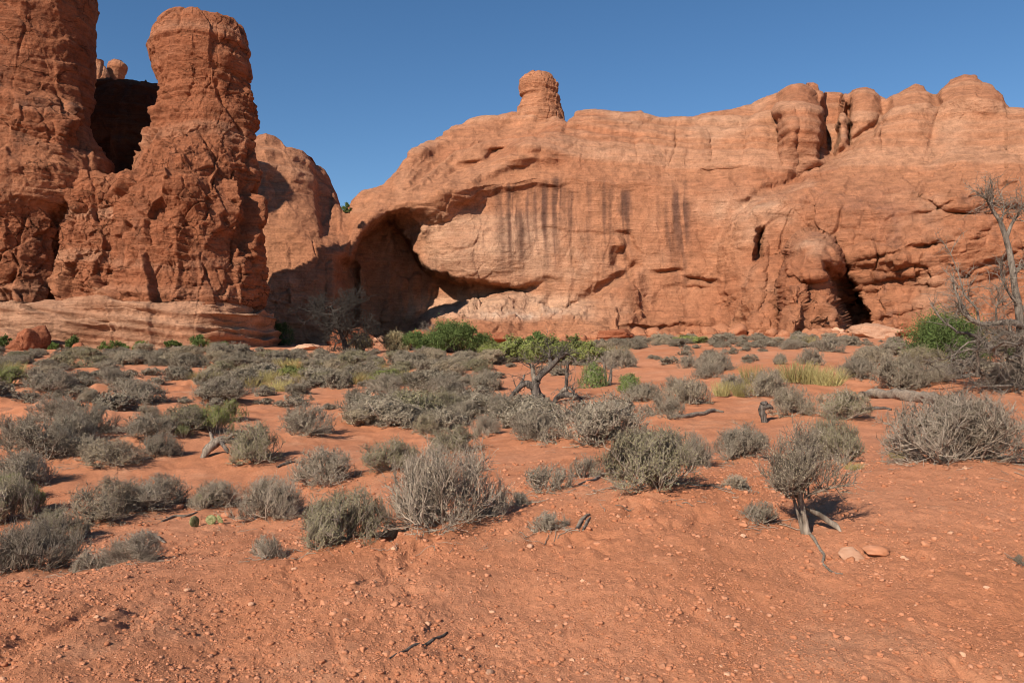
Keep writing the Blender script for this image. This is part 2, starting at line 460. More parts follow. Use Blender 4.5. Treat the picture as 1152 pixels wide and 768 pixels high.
# ---- the long cliff: a front with alcove, ledges, buttresses, and a top that rolls over to the back
SKY = np.array([(225,186),(255,170),(275,158),(290,149),(300,148),(310,151),(318,157),(322,163),(332,164),(342,167),(350,174),(356,185),(360,186),(366,191),(373,205),(380,226),(385,237),(390,236),(395,226),(405,217),(420,211),(432,207),(440,197),(450,183),(462,172),(475,164),(490,157),(503,148),(514,141),(525,138),(540,133),(560,127),(575,123),(600,124),(632,136),(638,139),(650,128),(668,124),(690,124),(722,122),(736,131),(752,133),(775,129),(800,123),(825,120),(845,117),(862,110),(880,102),(893,96),(905,94),(915,93),(922,97),(926,104),(940,104),(954,106),(958,101),(966,98),(975,97),(984,100),(992,108),(997,112),(1005,106),(1018,99),(1030,95),(1040,97),(1046,105),(1056,106),(1060,98),(1070,90),(1085,84),(1097,85),(1108,92),(1120,99),(1130,106),(1134,122),(1152,123),(1200,118),(1260,128),(1340,140)], float)
LIP = np.array([(380,330),(390,305),(396,282),(404,266),(418,250),(435,240),(453,235),(475,232),(500,231),(520,226),(542,218),(565,212),(580,210),(610,207),(660,205)], float)
BEL = np.array([(430,250),(452,258),(458,268),(466,282),(476,295),(486,303),(510,311),(538,315),(562,319),(585,318),(610,312),(640,305)], float)
LED = np.array([(380,420),(430,395),(455,375),(470,362),(482,350),(491,343),(510,341),(540,338),(560,330),(575,326),(600,334),(640,345)], float)

def cliff_depth(u, v):
    I = lambda x, p: np.interp(x, [q[0] for q in p], [q[1] for q in p])
    top = np.interp(u, SKY[:, 0], SKY[:, 1])
    D = I(u, [(225,86),(300,85.5),(375,87.5),(392,91),(430,93.5),(600,95.5),(760,94),(860,91),(960,88.5),(1060,85.5),(1152,82),(1340,74)])
    # wall leans back, the upper part much more
    brk = I(u, [(225,215),(380,285),(420,235),(500,215),(600,200),(700,205),(800,215),(900,225),(1000,240),(1152,225),(1340,220)])
    hgt = np.maximum(brk - v, 0)
    D = D + np.maximum(390 - v, 0) * 0.022 + hgt * I(u, [(225,.05),(300,.06),(380,.13),(480,.16),(700,.16),(850,.13),(950,.10),(1100,.09),(1340,.09)])
    # talus and foot
    foot = sm(v, 325, 395) * I(u, [(225,2),(380,0),(430,0),(480,3),(640,6),(740,5.5),(850,4),(950,3),(980,2.5),(1152,4)])
    D = D - foot
    s = np.maximum(v - top, 0)
    rr = I(u, [(225,18),(500,26),(700,22),(860,16),(1000,14),(1340,16)])
    D = D + rr * 0.13 * (1 - np.sqrt(np.clip(1 - (1 - np.minimum(s / rr, 1)) ** 2, 0, 1)))
    def dome(u0, v0, ru, rv, amp, p=0.5, tilt=0.0, soft=0):
        nonlocal D
        uu = (u - u0) - tilt * (v - v0)
        if soft:      # a hump whose foot runs out into the slope below
            k = 1 - (uu / ru) ** 2 - (np.minimum(v - v0, 0) / rv) ** 2
            D = D - amp * np.clip(k, 0, 1) ** p * (1 - sm(v, v0 + rv * 0.1, v0 + rv * soft))
        else:
            k = 1 - (uu / ru) ** 2 - ((v - v0) / rv) ** 2
            D = D - amp * np.clip(k, 0, 1) ** p
    def block(u0, u1, v0, v1, amp, eu=6, ev=6, tilt=0.0):
        nonlocal D
        uu = u - tilt * (v - (v0 + v1) / 2)
        D = D - amp * sm(uu, u0 - eu, u0 + eu) * (1 - sm(uu, u1 - eu, u1 + eu)) * sm(v, v0 - ev, v0 + ev) * (1 - sm(v, v1 - ev, v1 + ev))
    # left humps
    lf = 1 - sm(v, 236, 285)
    D = D + 3.2 * sm(u - 0.12 * (v - 200), 351, 357) * lf * (1 - sm(u, 372, 384)) - 1.0 * np.clip(1 - ((u - 334) / 24) ** 2, 0, 1) * lf
    D = D + 2.6 * (1 - sm(v - (166 - 0.10 * (u - 300)), -4, 5)) * (1 - sm(u, 316, 324))
    D = D - 1.5 * sm(v, 240, 330) * (1 - sm(u, 372, 392))
    # upper humps of the left half (stacked rounded layers)
    block(440,640,160,182,1.3,20,5,-0.3); dome(490,215,60,38,1.5,1.0); dome(560,165,70,28,2.0,.8,0,2.0); dome(610,150,40,22,1.2,.8,0,2.0)
    dome(680,150,70,30,2.6,.8,0,2.4); block(640,740,128,140,1.0,10,3)
    # a swale parts the rear hump, which carries the caprock, from the front ridge
    vs = I(u, [(440,225),(480,214),(520,203),(545,190),(560,180),(600,160),(640,131)])
    D = D + 4.0 * sm(vs - v, -1, 12) * sm(u, 455, 500) * (1 - sm(u, 632, 642)) - 0.8 * np.exp(-((vs + 8 - v) / 9) ** 2) * sm(u, 470, 520) * (1 - sm(u, 632, 642))
    block(548,576,167,175,-1.8,6,3,-.3)
    # alcove
    lip = np.interp(u, LIP[:, 0], LIP[:, 1]); bel = np.interp(u, BEL[:, 0], BEL[:, 1]); led = np.interp(u, LED[:, 0], LED[:, 1])
    cave = I(u, [(384,0),(391,1.5),(397,4.0),(408,7.0),(425,8.3),(445,7.6),(465,4.4),(490,2.2),(515,1.3),(550,.9),(590,.7),(625,.4),(650,0)])
    inn = sm(v - lip, -1, I(u, [(390,26),(410,14),(435,16),(455,32),(480,44),(505,24),(525,8),(600,5)]))
    D = D - 0.7 * np.exp(-((v - lip + 5) / 10) ** 2) * I(u, [(385,0),(410,1),(450,.6),(480,.3),(540,.15),(600,0)])
    und = I(u, [(440,0),(458,4.5),(475,7.0),(490,7.5),(508,6.5),(530,4.2),(560,3.2),(590,1.6),(625,.3),(640,0)])
    ub = sm(v - bel, -1, 7)
    lw = sm(v - led, -4, 16)
    D = D + cave * inn * (1 - lw * sm(u, 430, 500)) + und * ub * (1 - lw)
    D = D - I(u, [(430,0),(480,1.2),(560,1.5),(640,0)]) * lw
    # belly: the lit wall in the alcove swells a little
    dome(530,275,70,42,1.6, 1.0); dome(600,280,60,60,1.0, 1.0)
    # diagonal step from (735,255) down to (620,350), with rubble under it
    dl = (v - (352 - (u - 622) * 0.60))
    msk = sm(u, 612, 640) * (1 - sm(u, 705, 730))
    D = D + msk * (1.1 * np.exp(-((dl - 5) / 6.0) ** 2)) - msk * 2.2 * sm(dl, 5, 22)
    block(384,402,296,420,-4.0,5,10)
    # notch row right of it
    block(738,766,304,309,-.8,8,2.5,.8); block(770,806,313,318,-1.0,8,2.5,.3); block(752,800,322,326,-.5,12,2.5,.3); block(688,706,282,300,-1.5,5,5); block(700,715,262,284,-.9,4,5,.6)
    block(700,800,366,372,-1.0,20,2); block(640,690,378,384,-1.0,12,2)
    # rounded block under the skyline with a vertical joint
    dome(757,162,42,30,2.2,.55,0,1.0); block(757,759,140,186,-0.7,1.5,6,-.15); block(790,840,188,192,-.6,10,2)
    dome(820,150,45,34,1.4,.8,0,2.0)
    # upright fin with its shaded right side, the slab and the pillar beside it
    dome(900,130,27,40,8.0,.45,.10,1.7); dome(868,150,30,40,2.2,.7,-.1,1.8); block(924,945,98,174,-7.0,2.5,10,-.10)
    block(929,951,112,172,1.6,3,8,.25); dome(974,122,18,28,3.0,.5,0,2.2); block(954,957,118,160,-3.0,1.4,8,.05)
    block(876,879,130,165,-1.0,1.5,10)
    # right-hand domes
    dome(1022,118,32,26,2.4,.7,-.2,3.2); dome(1093,104,40,24,3.2,.6,0,1.5); block(1047,1055,98,118,-1.6,2.5,6); dome(1150,150,40,30,1.5,1,0,2)
    # the right-hand mass stands forward of the slope under the fins, along a slanting edge
    vr = I(u, [(790,275),(815,252),(850,224),(900,204),(940,182),(985,142),(1004,108),(1340,60)])
    D = D - 3.4 * sm(v - vr, -2, 16) * sm(u, 800, 850) * (1 - sm(u, 1005, 1060) * sm(vr, 100, 60)) + 1.2 * np.exp(-((v - vr + 4) / 7) ** 2) * sm(u, 825, 860) * (1 - sm(u, 985, 1004))
    # dark hole and the free buttress in front of the wall
    block(850,857,258,290,-3.0,2.5,6,-.2); dome(835,300,28,60,1.5,.6)
    dome(916,350,42,90,9.0,.42); dome(872,345,38,58,4.2,.5); dome(845,362,30,36,2.0); block(949,977,302,400,-8,2.5,14,.42); dome(985,290,42,16,1.2,.6,0,1.0)
    dome(914,292,30,27,2.6,.5); dome(892,322,18,20,.9,.5,-.4); dome(934,348,18,22,1.1,.5); dome(905,360,18,22,.8,.5); dome(925,318,22,15,.6,.5); dome(880,365,20,20,.9)
    # broad swells and slanting ledges on the right
    dome(1000,250,110,80,2.2,1.0); dome(1100,205,70,36,2.4,.6); dome(1090,280,90,42,2.0,.6,-.8); dome(1060,345,90,34,2.2,.6,-.6)
    for (ua, va, ub_, vb, am) in ((960,292,1110,262,1.0),(955,322,1040,306,.9),(1030,240,1075,226,1.1),(1020,275,1060,270,1.3),(1050,320,1152,280,1.1),(985,360,1100,330,1.0),(1085,222,1152,200,1.0),(1090,262,1152,240,.9),(1000,300,1050,298,1.1),(720,330,820,345,.5),(600,255,690,262,.5)):
        t = np.clip((u - ua) / (ub_ - ua), 0, 1); vl = va + (vb - va) * t
        e = sm(u, ua - 6, ua + 12) * (1 - sm(u, ub_ - 12, ub_ + 6))
        w = v - vl
        D = D + e * am * 0.45 * (np.exp(-((w - 2.5) / 3.0) ** 2) * 1.0 - 0.45 * np.exp(-((w + 6) / 7.0) ** 2))
    return D

def build_cliff():
    cols = np.concatenate([np.arange(228, 1180, 1.05), np.arange(1180, 1338, 3.0)])
    nr, nb = 330, 46
    t = np.linspace(0, 1, nr) ** 0.92
    top = np.interp(cols, SKY[:, 0], SKY[:, 1])
    vv = top[None] + (412 - top[None]) * (1 - t[:, None])
    uu = np.broadcast_to(cols[None], vv.shape)
    # wobble the feature lines so that no edge is ruled
    q = st(uu.ravel() * 0.035, vv.ravel() * 0.035, uu.ravel() * 0)
    keep = np.clip((vv - top[None]) / 14, 0, 1).ravel()
    du = 5.0 * fbm(q, 4, 71) * keep; dv = 5.0 * fbm(q, 4, 75) * keep
    D = cliff_depth(uu.ravel() + du, vv.ravel() + dv).reshape(vv.shape)
    X = (uu - HX) / F * D; Z = EYE + (HY - vv) / F * D
    # the back: rolls over and falls away
    s = np.linspace(0, 1, nb + 1)[1:][:, None]
    Dt, Zt, Xt = D[-1][None], Z[-1][None], X[-1][None]
    back = 26 * s
    Xb = Xt * (1 + back / Dt * 0.6); Yb = Dt + back
    k = np.ones(61) / 61
    Zs = np.convolve(np.pad(Z[-1], 30, 'edge'), k, 'valid')[None]
    Zb = Zt + (np.minimum(Zs, Zt + 1) - Zt) * sm(s, 0.15, 0.6) - (Zt - 2) * np.maximum(s - 0.02, 0) ** 2.6 - 0.5 * s
    X = np.concatenate([X, Xb]); Y = np.concatenate([D, Yb]); Z = np.concatenate([Z, Zb])
    U = np.concatenate([uu, np.broadcast_to(cols[None], Xb.shape)]); Vp = np.concatenate([vv, np.broadcast_to(top[None] - 1, Xb.shape)])
    V = np.stack([X, Y, Z], -1).reshape(-1, 3)
    Fq = grid_faces(nr + nb, len(cols))
    n = normals(V, Fq)
    if n[:, 1].sum() > 0: n = -n
    U = U.ravel(); Vp = Vp.ravel()
    P = V.astype(np.float32)
    # rough where it is broken, smooth on the weathered upper slopes and the streaked wall
    wall = sm(U, 560, 600) * (1 - sm(U, 800, 850)) * sm(Vp, 195, 215) * (1 - sm(Vp, 300, 330))
    upper = (1 - sm(Vp + 22 * fbm(P * 0.08, 3, 106), 160, 245))
    low = sm(Vp, 318, 345)
    right = sm(U, 820, 900) * sm(Vp + 22 * fbm(P * 0.07, 3, 105), 165, 255)
    lft = 1 - sm(U, 384, 410)
    ledgy = np.clip(sm(fbm(P * 0.16, 3, 103), 0.0, 0.4), 0, 1)
    bt = np.exp(-(((U - 914) / 34) ** 2 + ((Vp - 300) / 36) ** 2))
    a = np.clip(-0.25 * bt + 0.37 + 0.36 * low + 0.30 * right - 0.20 * wall - 0.22 * upper - 0.22 * lft * (1 - sm(Vp, 240, 280)) + 0.12 * ledgy * (1 - upper), 0.13, 1.2)
    d = a * rock_disp(P, lump=1.0, bed=0.9, fine=0.9, crack=0.8)
    # broken bedding: thin undercut ledges that come and go
    for (fz, tl, sd, am) in ((0.55, 0.10, 111, 0.36), (0.95, -0.16, 113, 0.26), (0.8, 0.30, 115, 0.30)):
        zb = P[:, 2] * fz + tl * fz * P[:, 0] + 0.9 * fbm(P * 0.12, 3, sd)
        fr = zb - np.floor(zb)
        saw = fr * (1 - sm(fr, 0.86, 0.97))
        ms = sm(fbm(P * 0.10 + 3.0, 3, sd + 1), 0.02, 0.35) * np.clip(0.25 + low * 0.5 + right * 0.75 - upper * .25 - lft * .2, 0, 1)
        d += am * (saw - 0.35) * ms
    # rounded weathering layers on the upper slopes
    zz = P[:, 2] + 0.10 * P[:, 0] + 1.5 * fbm(P * 0.06, 2, 77)
    tp_ = np.interp(U, SKY[:, 0], SKY[:, 1])
    lf_ = sm(U, 400, 450) * (1 - sm(U, 560, 640))
    lay = pn(st(zz * 0 + 1.7, zz * 0, zz * 0.42), 78) + 0.5 * pn(st(zz * 0 + 1.7, zz * 0, zz * 1.1), 79)
    z2 = -(Vp - tp_) * 0.115 + 1.3 * fbm(P * 0.07, 3, 76)
    lf_ = lf_ * sm(Vp - tp_, 4, 16)
    lay = lay * (1 - lf_) + lf_ * (pn(st(z2 * 0 + 1.7, z2 * 0, z2 * 0.42), 78) + 0.5 * pn(st(z2 * 0 + 1.7, z2 * 0, z2 * 1.1), 79))
    d += upper * (0.42 + 0.45 * lf_) * np.tanh(lay * 2.6) * (1 - sm(U, 850, 980) * 0.6)
    V = V + n * d[:, None]
    # colour
    C = np.tile(ORANGE * 0.98, (len(V), 1))
    C = lerp(C, RED * 1.08, sm(fbm(P * 0.07, 3, 81), -0.1, 0.5) * 0.55)
    C = lerp(C, RED * 1.05, right * 0.45)
    C = lerp(C, PALE * 0.95, upper * sm(lay, -0.1, 0.5) * 0.38)
    C = lerp(C, PALE * 0.9, sm(fbm(P * 0.11, 3, 83), 0.15, 0.6) * 0.4)
    wl = sm(U, 462, 490) * (1 - sm(U, 590, 650)) * sm(Vp, 232, 250) * (1 - sm(Vp, 300, 318))
    C = lerp(C, PALE * 0.97, wl * np.clip(0.55 + 0.5 * fbm(P * np.array([.2, .2, 1.1], np.float32), 3, 84), 0, 1))
    # pale apron in the alcove floor and pale patches
    ap = sm(U, 445, 480) * (1 - sm(U, 640, 690)) * sm(Vp, 326, 340) * (1 - sm(Vp, 352, 366) )
    C = lerp(C, PALE * 1.05, np.clip(ap * (0.75 + 0.6 * fbm(P * 0.35, 3, 85)), 0, 1))
    ap2 = np.exp(-(((U - 575) / 55) ** 2 + ((Vp - 352 - (U - 575) * .03) / 5) ** 2))
    C = lerp(C, np.array([0.62, 0.47, 0.36]), np.clip(ap2 * (0.5 + 0.9 * fbm(P * 0.8, 3, 86)), 0, 1))
    for (pu, pv, ru, rv) in ((912,275,22,12),(820,232,45,20),(560,345,60,14),(640,300,40,26),(580,275,60,30),(470,255,30,14),(860,232,30,12)):
        C = lerp(C, PALE * 0.95, np.clip(np.exp(-(((U - pu) / ru) ** 2 + ((Vp - pv) / rv) ** 2)) * (0.6 + 0.8 * fbm(P * 0.4, 3, 87)), 0, 1) * .8)
    # varnish streaks that run down the wall
    x = P[:, 0]; z = P[:, 2]
    s1 = fbm(st(x * 1.3 + 0.25 * np.sin(z * .4), x * 0, z * 0.07), 4, 91)
    s2 = fbm(st(x * 0.32, x * 0, z * 0.05), 2, 93)
    band = sm(Vp, 203, 222) * (1 - sm(Vp + 14 * fbm(st(x * .8, x * 0, x * 0), 3, 95), 285, 335)) * sm(U, 552, 590) * (1 - sm(U, 770, 815))
    C = lerp(C, DARK * 1.25, band * sm(s1 + 0.7 * s2, 0.12, 0.62) * 0.9)
    rq = np.random.RandomState(8)
    rnd = [(rq.uniform(556, 800), 200 + 26 * rq.rand() ** 2, rq.uniform(255, 345), rq.uniform(1.4, 4.5), rq.uniform(.2, .6)) for _ in range(34)]
    for (pu, v0, v1, w, al) in [(573,206,330,4.5,.8),(586,235,340,4,.8),(626,196,310,5,.85),(640,212,325,3,.5),(658,215,292,4,.45),(766,225,322,12,.75),(487,285,312,6,.5),(462,262,300,5,.4)] + rnd:
        uu2 = U + 2.2 * fbm(st(U * 0, z * 0.35, U * 0 + pu), 3, 97) - (Vp - v0) * 0.02
        m_ = np.exp(-((uu2 - pu) / w) ** 2) * sm(Vp, v0 - 5, v0 + 8) * (1 - 0.9 * sm(Vp, v0 + 20, v1 + 6))
        C = lerp(C, DARK * 0.95, np.clip(m_ * 1.2 * sm(s1 + 0.35 * fbm(P * np.array([2.2, 2.2, 0.3], np.float32), 3, 96), -0.45, 0.12), 0, 1) * al)
    sv = fbm(P * np.array([0.7, 0.7, 0.09], np.float32), 4, 98)
    C = lerp(C, DARK * 1.5, sm(sv, 0.18, 0.65) * (0.28 + 0.25 * right) * (1 - wall))
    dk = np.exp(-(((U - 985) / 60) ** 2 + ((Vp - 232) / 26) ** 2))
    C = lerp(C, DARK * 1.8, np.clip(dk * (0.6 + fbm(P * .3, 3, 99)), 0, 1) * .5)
    # split the one surface into the parts one can see
    fu = U[Fq].mean(1); fv = Vp[Fq].mean(1)
    dome_m = fu < 386
    lipf = np.interp(fu, LIP[:, 0], LIP[:, 1]); ledf = np.interp(fu, LED[:, 0], LED[:, 1])
    alc = (fu >= 392) & (fu < 610) & (fv > lipf) & (fv < ledf)
    but = (fu > 858) & (fu < 953) & (fv > 262) & (fv < 420)
    pil = (fu > 868) & (fu < 994) & (fv < 186) & (fv > 60)
    N2 = normals(V, Fq)
    if N2[:, 1].sum() > 0: N2 = -N2
    org = np.array([20.0, 95.0, 3.0])
    root = None
    for nm, mk in (('cliff', ~(dome_m | alc | but | pil)), ('dome', dome_m), ('alcove', alc), ('buttress', but), ('fin', pil)):
        f = Fq[mk]
        use = np.unique(f); mp = np.full(len(V), -1); mp[use] = np.arange(len(use))
        me = mesh_np(nm, V[use] - org, [mp[f]], ROCK)
        color_attr(me, C[use])
        me.normals_split_custom_set_from_vertices(N2[use].tolist())
        o = link(nm, me, root, tuple(org) if root is None else None)
        if root is None:
            root = o
            props(o, 'long orange sandstone cliff with a shadowed alcove and dark streaked wall', 'cliff')
    # the balanced cap on top
    V2, fs = column([(82,598,608),(84,590,618),(88,586,623),(95,584,626),(102,583.5,627),(107,585,628),(109,588,627),(112,585,629),(120,582,631),(130,580,634),(140,579,635),(170,578,636)], 119, ratio=0.9, n=260, m=260, lump=0.35, bed=0.9, fine=0.7, crack=0.4)
    C2 = rock_colour(V2, ORANGE, 12, .3, .3)
    rock_obj('caprock', V2 - org, fs, C2, root)['label'] = 'rounded two-tier caprock standing alone on the skyline'
    return root
cliff = build_cliff()
# ------------------------------------------------------------------ plant building blocks
def tubes(PL, RD, sides=3):
    """PL (m,k,3) polylines, RD (m,k) radii -> verts, quads"""
    PL = np.asarray(PL, float); m, k, _ = PL.shape
    T = np.gradient(PL, axis=1); T /= np.maximum(np.linalg.norm(T, axis=2, keepdims=True), 1e-9)
    ref = np.where(np.abs(T[..., 2:3]) < 0.9, np.array([0, 0, 1.0]), np.array([1.0, 0, 0]))
    A = np.cross(T, ref); A /= np.maximum(np.linalg.norm(A, axis=2, keepdims=True), 1e-9)
    B = np.cross(T, A)
    th = np.arange(sides) * 2 * np.pi / sides
    V = PL[:, :, None] + RD[:, :, None, None] * (A[:, :, None] * np.cos(th)[None, None, :, None] + B[:, :, None] * np.sin(th)[None, None, :, None])
    base = (np.arange(m) * k * sides)[:, None, None]
    r = (np.arange(k - 1) * sides)[None, :, None]; c = np.arange(sides)[None, None, :]; c2 = (c + 1) % sides
    q = np.stack([base + r + c, base + r + c2, base + r + sides + c2, base + r + sides + c], -1).reshape(-1, 4)
    return V.reshape(-1, 3), q

def leaves(Cn, Dr, L, Wd, rng):
    """diamond leaf faces at Cn pointing along Dr"""
    Dr = Dr / np.maximum(np.linalg.norm(Dr, axis=1, keepdims=True), 1e-9)
    S = np.cross(Dr, rng.normal(size=Dr.shape)); S /= np.maximum(np.linalg.norm(S, axis=1, keepdims=True), 1e-9)
    L = np.asarray(L)[:, None]; Wd = np.asarray(Wd)[:, None]
    V = np.stack([Cn, Cn + Dr * L * 0.5 + S * Wd * 0.5, Cn + Dr * L, Cn + Dr * L * 0.5 - S * Wd * 0.5], 1)
    n = len(Cn)
    return V.reshape(-1, 3), np.arange(4 * n).reshape(n, 4)

class Bag:
    def __init__(self): self.V = []; self.Fq = []; self.M = []; self.n = 0
    def add(self, VF, mi=0):
        V, f = VF
        self.V.append(V); self.Fq.append(f + self.n); self.M.append(np.full(len(f), mi)); self.n += len(V)
    def mesh(self, name, mats, smooth=True):
        return mesh_np(name, np.concatenate(self.V), [np.concatenate(self.Fq)], mats, smooth, np.concatenate(self.M))

def curve_pts(p0, d0, L, k, rng, up=0.0, wob=0.15):
    """m polylines from p0 (m,3) along d0 (m,3), lengths L (m,), bending upwards and wandering"""
    m = len(p0); d = d0 / np.linalg.norm(d0, axis=1, keepdims=True)
    out = [p0]; p = p0
    for i in range(k - 1):
        d = d + wob * rng.normal(size=(m, 3)) + np.array([0, 0, up])
        d /= np.linalg.norm(d, axis=1, keepdims=True)
        p = p + d * (L / (k - 1))[:, None]
        out.append(p)
    return np.stack(out, 1)

def along(PL, t):
    k = PL.shape[1] - 1
    x = t * k; i = np.minimum(x.astype(int), k - 1); f = (x - i)[..., None]
    r = np.arange(len(PL))[:, None] if t.ndim == 2 else np.arange(len(PL))
    return PL[r, i] * (1 - f) + PL[r, i + 1] * f, PL[r, i + 1] - PL[r, i]

def bush(seed, R=0.6, H=0.65, nmain=12, n2=6, n3=6, nleaf=12, leaf=(0.016, 0.006), rad=1.0, up=0.10, twig=0.16, upright=0.5, leafy=1.0, fit=(1.0, 1.0), dome=0.42):
    """a shrub of bare-looking twigs and tiny leaves; returns (stem bag, leaf bag) around the origin"""
    rng = np.random.RandomState(seed)
    sb, lb = Bag(), Bag()
    az = rng.rand(nmain) * 2 * np.pi; pol = np.radians(8 + 79 * rng.rand(nmain) ** .8)
    d = np.stack([np.sin(pol) * np.cos(az), np.sin(pol) * np.sin(az), np.cos(pol)], 1)
    reach = 1 / np.sqrt((np.sin(pol) / R) ** 2 + (np.cos(pol) / H) ** 2)
    p0 = rng.normal(size=(nmain, 3)) * np.array([R * .10, R * .10, 0.0]); p0[:, 2] = -0.06
    m1 = curve_pts(p0, d, reach * rng.uniform(.7, .92, nmain), 6, rng, up * 0.5, 0.13)
    sb.add(tubes(m1, np.linspace(.010, .004, 6)[None] * rad * rng.uniform(.7, 1.3, (nmain, 1)), 5))
    t = rng.uniform(.25, .98, (nmain, n2)); p, dd = along(m1, t)
    p = p.reshape(-1, 3); dd = dd.reshape(-1, 3); dd /= np.linalg.norm(dd, axis=1, keepdims=True)
    d2 = dd + rng.normal(size=dd.shape) * .75 + np.array([0, 0, upright * .6])
    m2 = curve_pts(p, d2, R * rng.uniform(.25, .5, len(p)), 5, rng, up, 0.2)
    sb.add(tubes(m2, np.linspace(.0055, .0028, 5)[None] * rad * np.ones((len(p), 1)), 3))
    t = rng.uniform(.2, 1., (len(m2), n3)); p, dd = along(m2, t)
    p = p.reshape(-1, 3); dd = dd.reshape(-1, 3); dd /= np.linalg.norm(dd, axis=1, keepdims=True)
    d3 = dd + rng.normal(size=dd.shape) * .7 + np.array([0, 0, upright])
    m3 = curve_pts(p, d3, twig * rng.uniform(.5, 1.3, len(p)), 4, rng, up, 0.28)
    m3[..., 2] = np.maximum(m3[..., 2], 0.0)
    sb.add(tubes(m3, np.linspace(.0027, .0013, 4)[None] * rad * np.ones((len(p), 1)), 3))
    nl = int(nleaf * leafy)
    if nl:
        t = rng.uniform(.1, 1., (len(m3), nl)); p, dd = along(m3, t)
        p = p.reshape(-1, 3); dd = dd.reshape(-1, 3); dd /= np.maximum(np.linalg.norm(dd, axis=1, keepdims=True), 1e-9)
        dl = dd * .8 + rng.normal(size=dd.shape) * .7
        n = len(p)
        lb.add(leaves(p, dl, leaf[0] * rng.uniform(.6, 1.4, n), leaf[1] * rng.uniform(.7, 1.3, n), rng))
    # fit the plant to 1.36 wide and 0.74 tall
    A = np.concatenate(sb.V + lb.V)
    kx = 0.76 / np.percentile(np.hypot(A[:, 0], A[:, 1]), 96) * fit[0]; kz = 0.74 / np.percentile(A[:, 2], 98) * fit[1]
    for q in sb.V + lb.V:
        q *= np.array([kx, kx, kz])
        # wind and browsing keep the outline a low mound
        r = np.sqrt((q[:, 0] ** 2 + q[:, 1] ** 2) / (0.66 * fit[0]) ** 2 + (np.maximum(q[:, 2], 0) / (0.70 * fit[1])) ** 2)
        f = np.where(r > 0.9, (0.9 + (r - 0.9) * dome) / np.maximum(r, 1e-6), 1.0)
        q *= f[:, None]
    return sb, lb

def foliage_mat(name, c1, c2, vary=False):
    m, nt, b = mat(name)
    oi = N_(nt, 'ObjectInfo'); g = N_(nt, 'NewGeometry')
    n = noise(nt, tex_pos(nt), 7.0, 3)
    c = mixc(nt, c1, c2, ramp(nt, n, [(0.35, 0.0), (0.65, 1.0)]))
    c = mixc(nt, c, ramp(nt, oi.outputs['Random'], [(0.0, 0.74), (1.0, 1.26)]), 1.0, 'MULTIPLY')
    if vary: c = mixc(nt, c, (0.34, 0.245, 0.13), ramp(nt, oi.outputs['Random'], [(0.70, 0.0), (0.95, 0.5)]))
    c = mixc(nt, c, ramp(nt, g.outputs['Random Per Island'], [(0.0, 0.6), (1.0, 1.4)]), 0.8, 'MULTIPLY')
    nt.links.new(c, b.inputs['Base Color'])
    b.inputs['Roughness'].default_value = 0.8
    return m

def wood_mat(name, c1, c2, scale=(30, 30, 4), bd=0.01):
    m, nt, b = mat(name)
    tc = N_(nt, 'TexCoord'); mp = N_(nt, 'Mapping'); mp.inputs['Scale'].default_value = scale
    nt.links.new(tc.outputs['Object'], mp.inputs[0])
    n = noise(nt, mp.outputs[0], 1.0, 6, 0.6, 0.4)
    n2 = noise(nt, mp.outputs[0], 0.2, 3)
    c = mixc(nt, c1, c2, ramp(nt, n, [(0.35, 0.0), (0.62, 1.0)]))
    c = mixc(nt, c, ramp(nt, n2, [(0.35, 0.7), (0.65, 1.15)]), 1.0, 'MULTIPLY')
    nt.links.new(c, b.inputs['Base Color'])
    bump(nt, b, n, bd)
    return m

TWIG = foliage_mat('grey_twigs', (0.235, 0.178, 0.132), (0.355, 0.280, 0.212))
LEAF_GREY = foliage_mat('grey_leaves', (0.245, 0.194, 0.132), (0.345, 0.285, 0.200), True)
LEAF_OLIVE = foliage_mat('olive_leaves', (0.200, 0.170, 0.090), (0.29, 0.248, 0.14), True)
LEAF_GREEN = foliage_mat('green_leaves', (0.085, 0.125, 0.030), (0.16, 0.20, 0.055))
LEAF_JUN = foliage_mat('juniper_leaves', (0.065, 0.098, 0.028), (0.13, 0.165, 0.050))
LEAF_LIME = foliage_mat('lime_leaves', (0.17, 0.20, 0.045), (0.27, 0.27, 0.085))
LEAF_STRAW = foliage_mat('straw_blades', (0.30, 0.24, 0.085), (0.42, 0.34, 0.15))
DEAD = wood_mat('grey_dead_wood', (0.135, 0.102, 0.076), (0.32, 0.255, 0.195))
CHAR = wood_mat('dark_dead_wood', (0.045, 0.036, 0.03), (0.17, 0.135, 0.11))
LOGW = wood_mat('tan_log_wood', (0.19, 0.135, 0.095), (0.35, 0.27, 0.20), (4, 30, 30))

# prototype shrubs: near ones carry every twig, far ones fewer and thicker
PROTO = {}
def proto(key, leafm, n, **kw):
    L = []
    for i in range(n):
        sb, lb = bush(hash_key(key) + i * 7, **kw)
        L.append((sb.mesh(key + '_stems', TWIG), lb.mesh(key + '_foliage', leafm)))
    PROTO[key] = L
def hash_key(k): return sum(ord(c) * (i + 3) for i, c in enumerate(k)) % 9973
